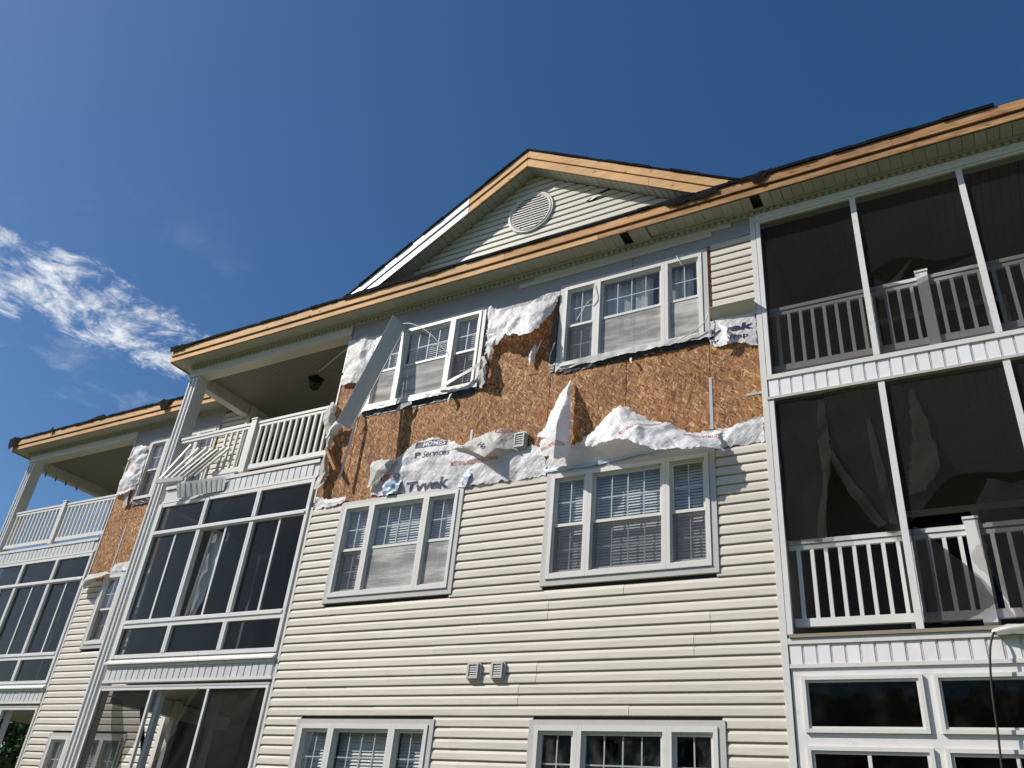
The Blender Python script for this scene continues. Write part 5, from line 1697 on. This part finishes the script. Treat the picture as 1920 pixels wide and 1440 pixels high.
tag(tp, 'wrinkled blue tape near the left end of the printed wrap', 'tape', 'peeling blue seam tapes')

# ---- dangling trim board in front of the top left window ----
tb = empty('dangling_board', (0.55, -0.42, 7.05), 'long folded grey-cream trim board dangling diagonally across the top left window', 'trim board')
A0, A1 = Vector((1.053, -0.25, 9.152)), Vector((1.172, -0.05, 9.052))      # upper end, left and right corner
B0, B1 = Vector((0.754, -0.65, 7.097)), Vector((0.845, -0.45, 7.065))      # lower end
nrm = (A1 - A0).cross(B0 - A0).normalized()
if nrm.y > 0:
    nrm = -nrm
vs, fs = [], []
PR = [(0.0, 0.0), (0.06, 0.0), (0.52, 0.012), (0.54, -0.006), (0.93, -0.004), (1.0, 0.0)]
nl = 18
for i in range(nl + 1):
    t = i / nl
    p, q = A0.lerp(B0, t), A1.lerp(B1, t)
    sag = math.sin(math.pi * t) * 0.03
    for (u, h) in PR:
        vs.append(p.lerp(q, u) + nrm * (h + sag + 0.004 * noise.noise(Vector((t * 5, u * 3, 1)))))
k = len(PR)
for i in range(nl + 1):
    t = i / nl
    p, q = A0.lerp(B0, t), A1.lerp(B1, t)
    sag = math.sin(math.pi * t) * 0.03
    for (u, h) in PR:
        vs.append(p.lerp(q, u) + nrm * (h + sag - 0.012))
o2 = (nl + 1) * k
for i in range(nl):
    for j in range(k - 1):
        a = i * k + j
        fs.append((a, a + k, a + k + 1, a + 1))
        fs.append((o2 + a, o2 + a + 1, o2 + a + k + 1, o2 + a + k))
    fs.append((i * k, o2 + i * k, o2 + (i + 1) * k, (i + 1) * k))
    e = i * k + k - 1
    fs.append((e, e + k, o2 + e + k, o2 + e))
for j in range(k - 1):
    fs.append((j, j + 1, o2 + j + 1, o2 + j))
    e = nl * k + j
    fs.append((e, o2 + e, o2 + e + 1, e + 1))
MB().add(vs, fs).build('board', 'sheet_metal', tb)
lip = MB()
lip.bar(A1 + Vector((0.006, 0.012, 0)), B1 + Vector((0.006, 0.012, 0)), 0.012, 0.03, nrm)
lip.build('folded_edge', 'sheet_metal', tb)

# wooden lath hanging below it and the cut board on the wall
lt = MB().bar((0.60, -0.10, 7.50), (0.545, -0.14, 6.45), 0.035, 0.028).build('wood_lath', 'rail_white')
tag(lt, 'thin pale lath hanging upright below the dangling trim board', 'lath')
cb = MB().bar((0.14, -0.022, 7.02), (0.42, -0.022, 6.62), 0.04, 0.26, (0, 1, 0))
cbo = cb.build('board_scrap', 'old_wood')
tag(cbo, 'brown board scrap on the bare wall left of the hanging lath', 'board')

# curled strips below the top windows
cs = sheet('curled_strip', [[(2.02, -.06, 7.70), (2.06, -.08, 7.66)], [(2.25, -.14, 7.76), (2.30, -.16, 7.70)], [(2.5, -.12, 7.86), (2.54, -.14, 7.80)], [(2.68, -.06, 8.0), (2.71, -.06, 7.95)]], 'sheet_metal', None, 8, 30, 0.01, 4, 0.004)
tag(cs, 'curled cream metal strip peeling from the sill of the top left window', 'metal strip')
cs = sheet('curled_strip', [[(1.30, -.07, 7.47), (1.34, -.08, 7.40)], [(1.42, -.12, 7.54), (1.46, -.12, 7.46)], [(1.56, -.06, 7.60), (1.58, -.06, 7.54)]], 'wrap_back', None, 8, 18, 0.02, 6, 0.01)
tag(cs, 'small curled scrap below the sill of the top left window', 'scrap')
cs = sheet('curled_strip', [[(2.22, -.05, 7.58), (2.28, -.07, 7.58)], [(2.24, -.09, 7.5), (2.28, -.10, 7.5)], [(2.23, -.08, 7.40), (2.25, -.08, 7.40)]], 'wrap_back', None, 6, 12, 0.02, 6, 0.01)
tag(cs, 'tiny pale tatter under the right end of the top left sill', 'scrap')
cs = sheet('fabric_tatter', [[(2.72, -.06, 8.10), (2.80, -.10, 8.12)], [(2.74, -.10, 7.95), (2.84, -.14, 7.95)], [(2.71, -.08, 7.72), (2.86, -.14, 7.74)], [(2.74, -.06, 7.58), (2.88, -.10, 7.56)]], 'wrap_back', None, 14, 26, 0.08, 8, 0.03)
tag(cs, 'frayed rag bundle at the lower right corner of the top left window', 'rag')


# loose cords
def cord(name, pts, r, mat, label, cat, group=None):
    o = MB().tube(catmull(pts, 40), r, 6).build(name, mat, None, True)
    tag(o, label, cat, group)
    return o


cord('dangling_wire', [(1.00, -.10, 9.05), (1.35, -.14, 8.98), (1.75, -.12, 8.70), (2.10, -.05, 8.28)], 0.007, 'frame_white', 'pale wire arching across the glass of the top left window', 'wire', 'loose wires on the top windows')
cord('dangling_wire', [(4.44, -.06, 8.88), (4.46, -.08, 8.66), (4.36, -.09, 8.55), (4.22, -.10, 8.30)], 0.006, 'frame_white', 'pale wire hanging on the left pane of the top right window', 'wire', 'loose wires on the top windows')
cord('dangling_wire', [(6.03, -.06, 7.98), (6.00, -.10, 7.82), (5.88, -.10, 7.72), (5.62, -.08, 7.62)], 0.007, 'frame_white', 'pale wire sagging from the lower right corner of the top right window', 'wire', 'loose wires on the top windows')
cord('dangling_wire', [(5.62, -.05, 9.02), (5.66, -.07, 8.92), (5.70, -.06, 8.82)], 0.005, 'frame_white', 'short wire dangling at the head of the top right window', 'wire', 'loose wires on the top windows')
cab = cord('hanging_cable', [(8.44, -.02, 3.93), (8.41, -.10, 3.90), (8.36, -.14, 3.74), (8.32, -.12, 3.45), (8.30, -.11, 3.10), (8.27, -.12, 2.6), (8.27, -.13, 1.6), (8.30, -.14, GZ + 0.01)], 0.0095, 'cable_black', 'black cable hanging down in front of the ground floor glazing', 'cable')
pan = sheet('bent_sheet', [[(8.42, -.02, 3.985), (8.55, -.02, 4.0), (8.75, -.02, 4.0), (9.2, -.02, 4.0)], [(8.40, -.08, 3.93), (8.55, -.12, 3.955), (8.75, -.14, 3.96), (9.2, -.12, 3.96)], [(8.41, -.07, 3.90), (8.55, -.10, 3.895), (8.75, -.12, 3.89), (9.2, -.11, 3.89)]], 'trim_grey', None, 26, 12, 0.012, 4, 0.004)
tag(pan, 'bent pale metal sheet lying over the porch edge beside the black cable', 'metal sheet')

# ---- collapsed half of the left balcony railing ----
br = empty('broken_railing', (-3.0, -0.2, 6.9), 'collapsed white railing section leaning over the edge of the left balcony', 'railing')
P0, P1 = Vector((-3.42, -0.30, 6.90)), Vector((-2.45, 0.0, 7.00))
MB().bar(P0, P0.lerp(P1, 0.5), 0.05, 0.075).build('bottom_rail', 'rail_white', br)
tips = [(-3.20, -0.02, 7.68), (-2.80, -0.14, 7.50), (-2.62, -0.12, 7.49), (-2.48, -0.10, 7.47), (-2.38, -0.08, 7.45), (-2.26, -0.05, 7.48), (-2.16, -0.03, 7.46)]
for i, tip in enumerate(tips):
    b0 = P0.lerp(P1, 0.06 + 0.105 * i) + Vector((0.0, 0, 0.03))
    MB().bar(b0, tip, 0.036, 0.036, (0, 1, 0)).build('baluster', 'rail_white', br)
bp_ = sheet('bent_band', [[(-3.0, -.20, 6.84), (-2.6, -.15, 6.88), (-2.0, -.06, 6.89)], [(-2.98, -.17, 6.72), (-2.6, -.12, 6.75), (-2.0, -.05, 6.76)], [(-2.95, -.13, 6.60), (-2.6, -.09, 6.63), (-2.0, -.04, 6.66)]], 'band_grey', None, 26, 12, 0.01, 3, 0.004)
tag(bp_, 'bent grey trim skin peeling from the edge of the left balcony', 'trim sheet')
kk = MB()
for i in range(9):
    x = -2.93 + i * 0.105
    kk.bar((x, -0.196 + 0.0145 * i, 6.838 + 0.004 * i), (x + 0.02, -0.138 + 0.010 * i, 6.62 + 0.005 * i), 0.008, 0.008)
kk.build('rib', 'band_grey', bp_)

# ---- balcony lantern ----
lx, ly, lz = -1.66, 1.0, 9.30
lamp = empty('ceiling_lantern', (lx, ly, lz - 0.28), 'black lantern on the ceiling of the open left balcony', 'lantern')
cap_ = MB().prism_z([(lx + 0.14 * math.cos(math.pi / 4 + k * math.pi / 2), ly + 0.14 * math.sin(math.pi / 4 + k * math.pi / 2)) for k in range(4)], lz - 0.05, lz - 0.001)
cap_.build('cap', 'lamp_black', lamp)
bx = MB()
cr = [(lx + 0.115 * math.cos(math.pi / 4 + k * math.pi / 2), ly + 0.115 * math.sin(math.pi / 4 + k * math.pi / 2)) for k in range(4)]
dn = [(lx + 0.075 * math.cos(math.pi / 4 + k * math.pi / 2), ly + 0.075 * math.sin(math.pi / 4 + k * math.pi / 2)) for k in range(4)]
for (a, b) in zip(cr, dn):
    bx.bar((a[0], a[1], lz - 0.051), (b[0], b[1], lz - 0.22), 0.014, 0.014)
for k in range(4):
    a, b = dn[k], dn[(k + 1) % 4]
    bx.bar((a[0], a[1], lz - 0.225), (b[0], b[1], lz - 0.225), 0.014, 0.014)
bx.build('cage', 'lamp_black', lamp)
gb = MB().add([(p[0], p[1], lz - 0.052) for p in cr] + [(p[0], p[1], lz - 0.22) for p in dn], [(0, 1, 5, 4), (1, 2, 6, 5), (2, 3, 7, 6), (3, 0, 4, 7), (4, 5, 6, 7)])
gb.build('glass', 'sunroom_glass', lamp)
st = MB().bar((-1.42, 0.8, 9.27), (-0.12, 0.12, 9.06), 0.02, 0.012).build('loose_strip', 'frame_white')
tag(st, 'pale strip sticking out of the balcony corner towards the lantern', 'strip')

# bulb and string of lights left on the far balcony
bo = empty('hanging_bulb', (-8.35, WY + 0.7, 8.98), 'small clear bulb hanging from the ceiling of the far left balcony', 'bulb')
bb = MB()
bb.tube([(-8.35, WY + 0.7, 9.30), (-8.35, WY + 0.7, 9.02)], 0.004, 5)
bb.build('wire', 'cable_black', bo)
MB().tube([(-8.35, WY + 0.7, 9.03), (-8.35, WY + 0.7, 9.01), (-8.35, WY + 0.7, 8.98), (-8.35, WY + 0.7, 8.955)], [0.010, 0.022, 0.026, 0.006], 10).build('bulb', 'bulb_glass', bo, True)
for i, yy in enumerate((0.35, 0.62, 0.9, 1.2)):
    o = MB().tube([(-10.83, WY + yy, 9.09), (-10.82, WY + yy + .01, 9.0), (-10.80, WY + yy, 8.94)], [0.006, 0.018, 0.004], 6).build('hook', 'cable_black', bld)


# ---- trees beyond the far end of the building ----
def tree(name, x, y, h, r, label, seed):
    rnd = random.Random(seed)
    root = empty(name, (x, y, GZ), label, 'tree', 'trees around the lawn')
    tk = MB().tube([(x, y, GZ - 0.1), (x + .1, y, GZ + h * .25), (x - .05, y + .1, GZ + h * .5), (x + .1, y, GZ + h * .8)], [0.16 * h / 5, 0.12 * h / 5, 0.09 * h / 5, 0.03], 8)
    for k in range(7):
        a = rnd.uniform(0, 6.28)
        z0 = GZ + h * rnd.uniform(.3, .6)
        tk.tube([(x, y, z0), (x + math.cos(a) * r * .4, y + math.sin(a) * r * .4, z0 + h * .12), (x + math.cos(a) * r * .8, y + math.sin(a) * r * .8, z0 + h * .2)], [0.06, 0.04, 0.015], 6)
    tk.build('trunk', 'bark', root, True)
    cr_ = MB()
    clumps = []
    for k in range(70):
        a = rnd.uniform(0, 6.28)
        e_ = rnd.uniform(-1, 1)
        q = rnd.uniform(.45, 1.0)
        clumps.append((x + math.cos(a) * r * q * math.sqrt(1 - e_ * e_), y + math.sin(a) * r * q * math.sqrt(1 - e_ * e_), GZ + h * .62 + e_ * h * .36 * q))
    for c in clumps:
        for k in range(150):
            p = Vector(c) + Vector((rnd.gauss(0, 1), rnd.gauss(0, 1), rnd.gauss(0, .8))) * r * .17
            u = Vector((rnd.gauss(0, 1), rnd.gauss(0, 1), rnd.gauss(0, 1))).normalized()
            w = u.cross(Vector((rnd.gauss(0, 1), rnd.gauss(0, 1), rnd.gauss(0, 1)))).normalized()
            s = rnd.uniform(.07, .14)
            cr_.add([p - u * s, p + w * s * .45, p + u * s, p - w * s * .45], [(0, 1, 2, 3)])
    cr_.build('crown', 'leaves', root)


tree('tree', -17.5, 6.8, 5.4, 2.6, 'leafy green tree seen through the screens at the far left', 1)

# ---- neighbouring block across the lawn, mirrored in the window glass ----
nb = empty('apartment_building', (-4, -34, GZ), 'low cream apartment block across the lawn, mirrored in the windows', 'building')
NY = -34.0
nw_ = MB().box(-30, 22, NY - 9, NY, GZ, 8.4)
nw_ = nw_.build('wall', 'siding_vinyl', nb)
nr = MB().prism_x([(NY + 0.5, 8.38), (NY - 4.5, 11.2), (NY - 9.5, 8.38)], -30.5, 22.5)
nr.build('roof', 'roof_grey', nb)
for i in range(12):
    for lev in range(3):
        xx = -28 + i * 4.2
        w_ = MB().frame(xx, xx + 1.7, 1.3 + lev * 2.6, 2.8 + lev * 2.6, NY + 0.001, NY + 0.06, 0.08).build('window', 'frame_white', nb)
        MB().box(xx + 0.08, xx + 1.62, NY + 0.002, NY + 0.02, 1.38 + lev * 2.6, 2.72 + lev * 2.6).build('pane', 'flashing_dark', w_)
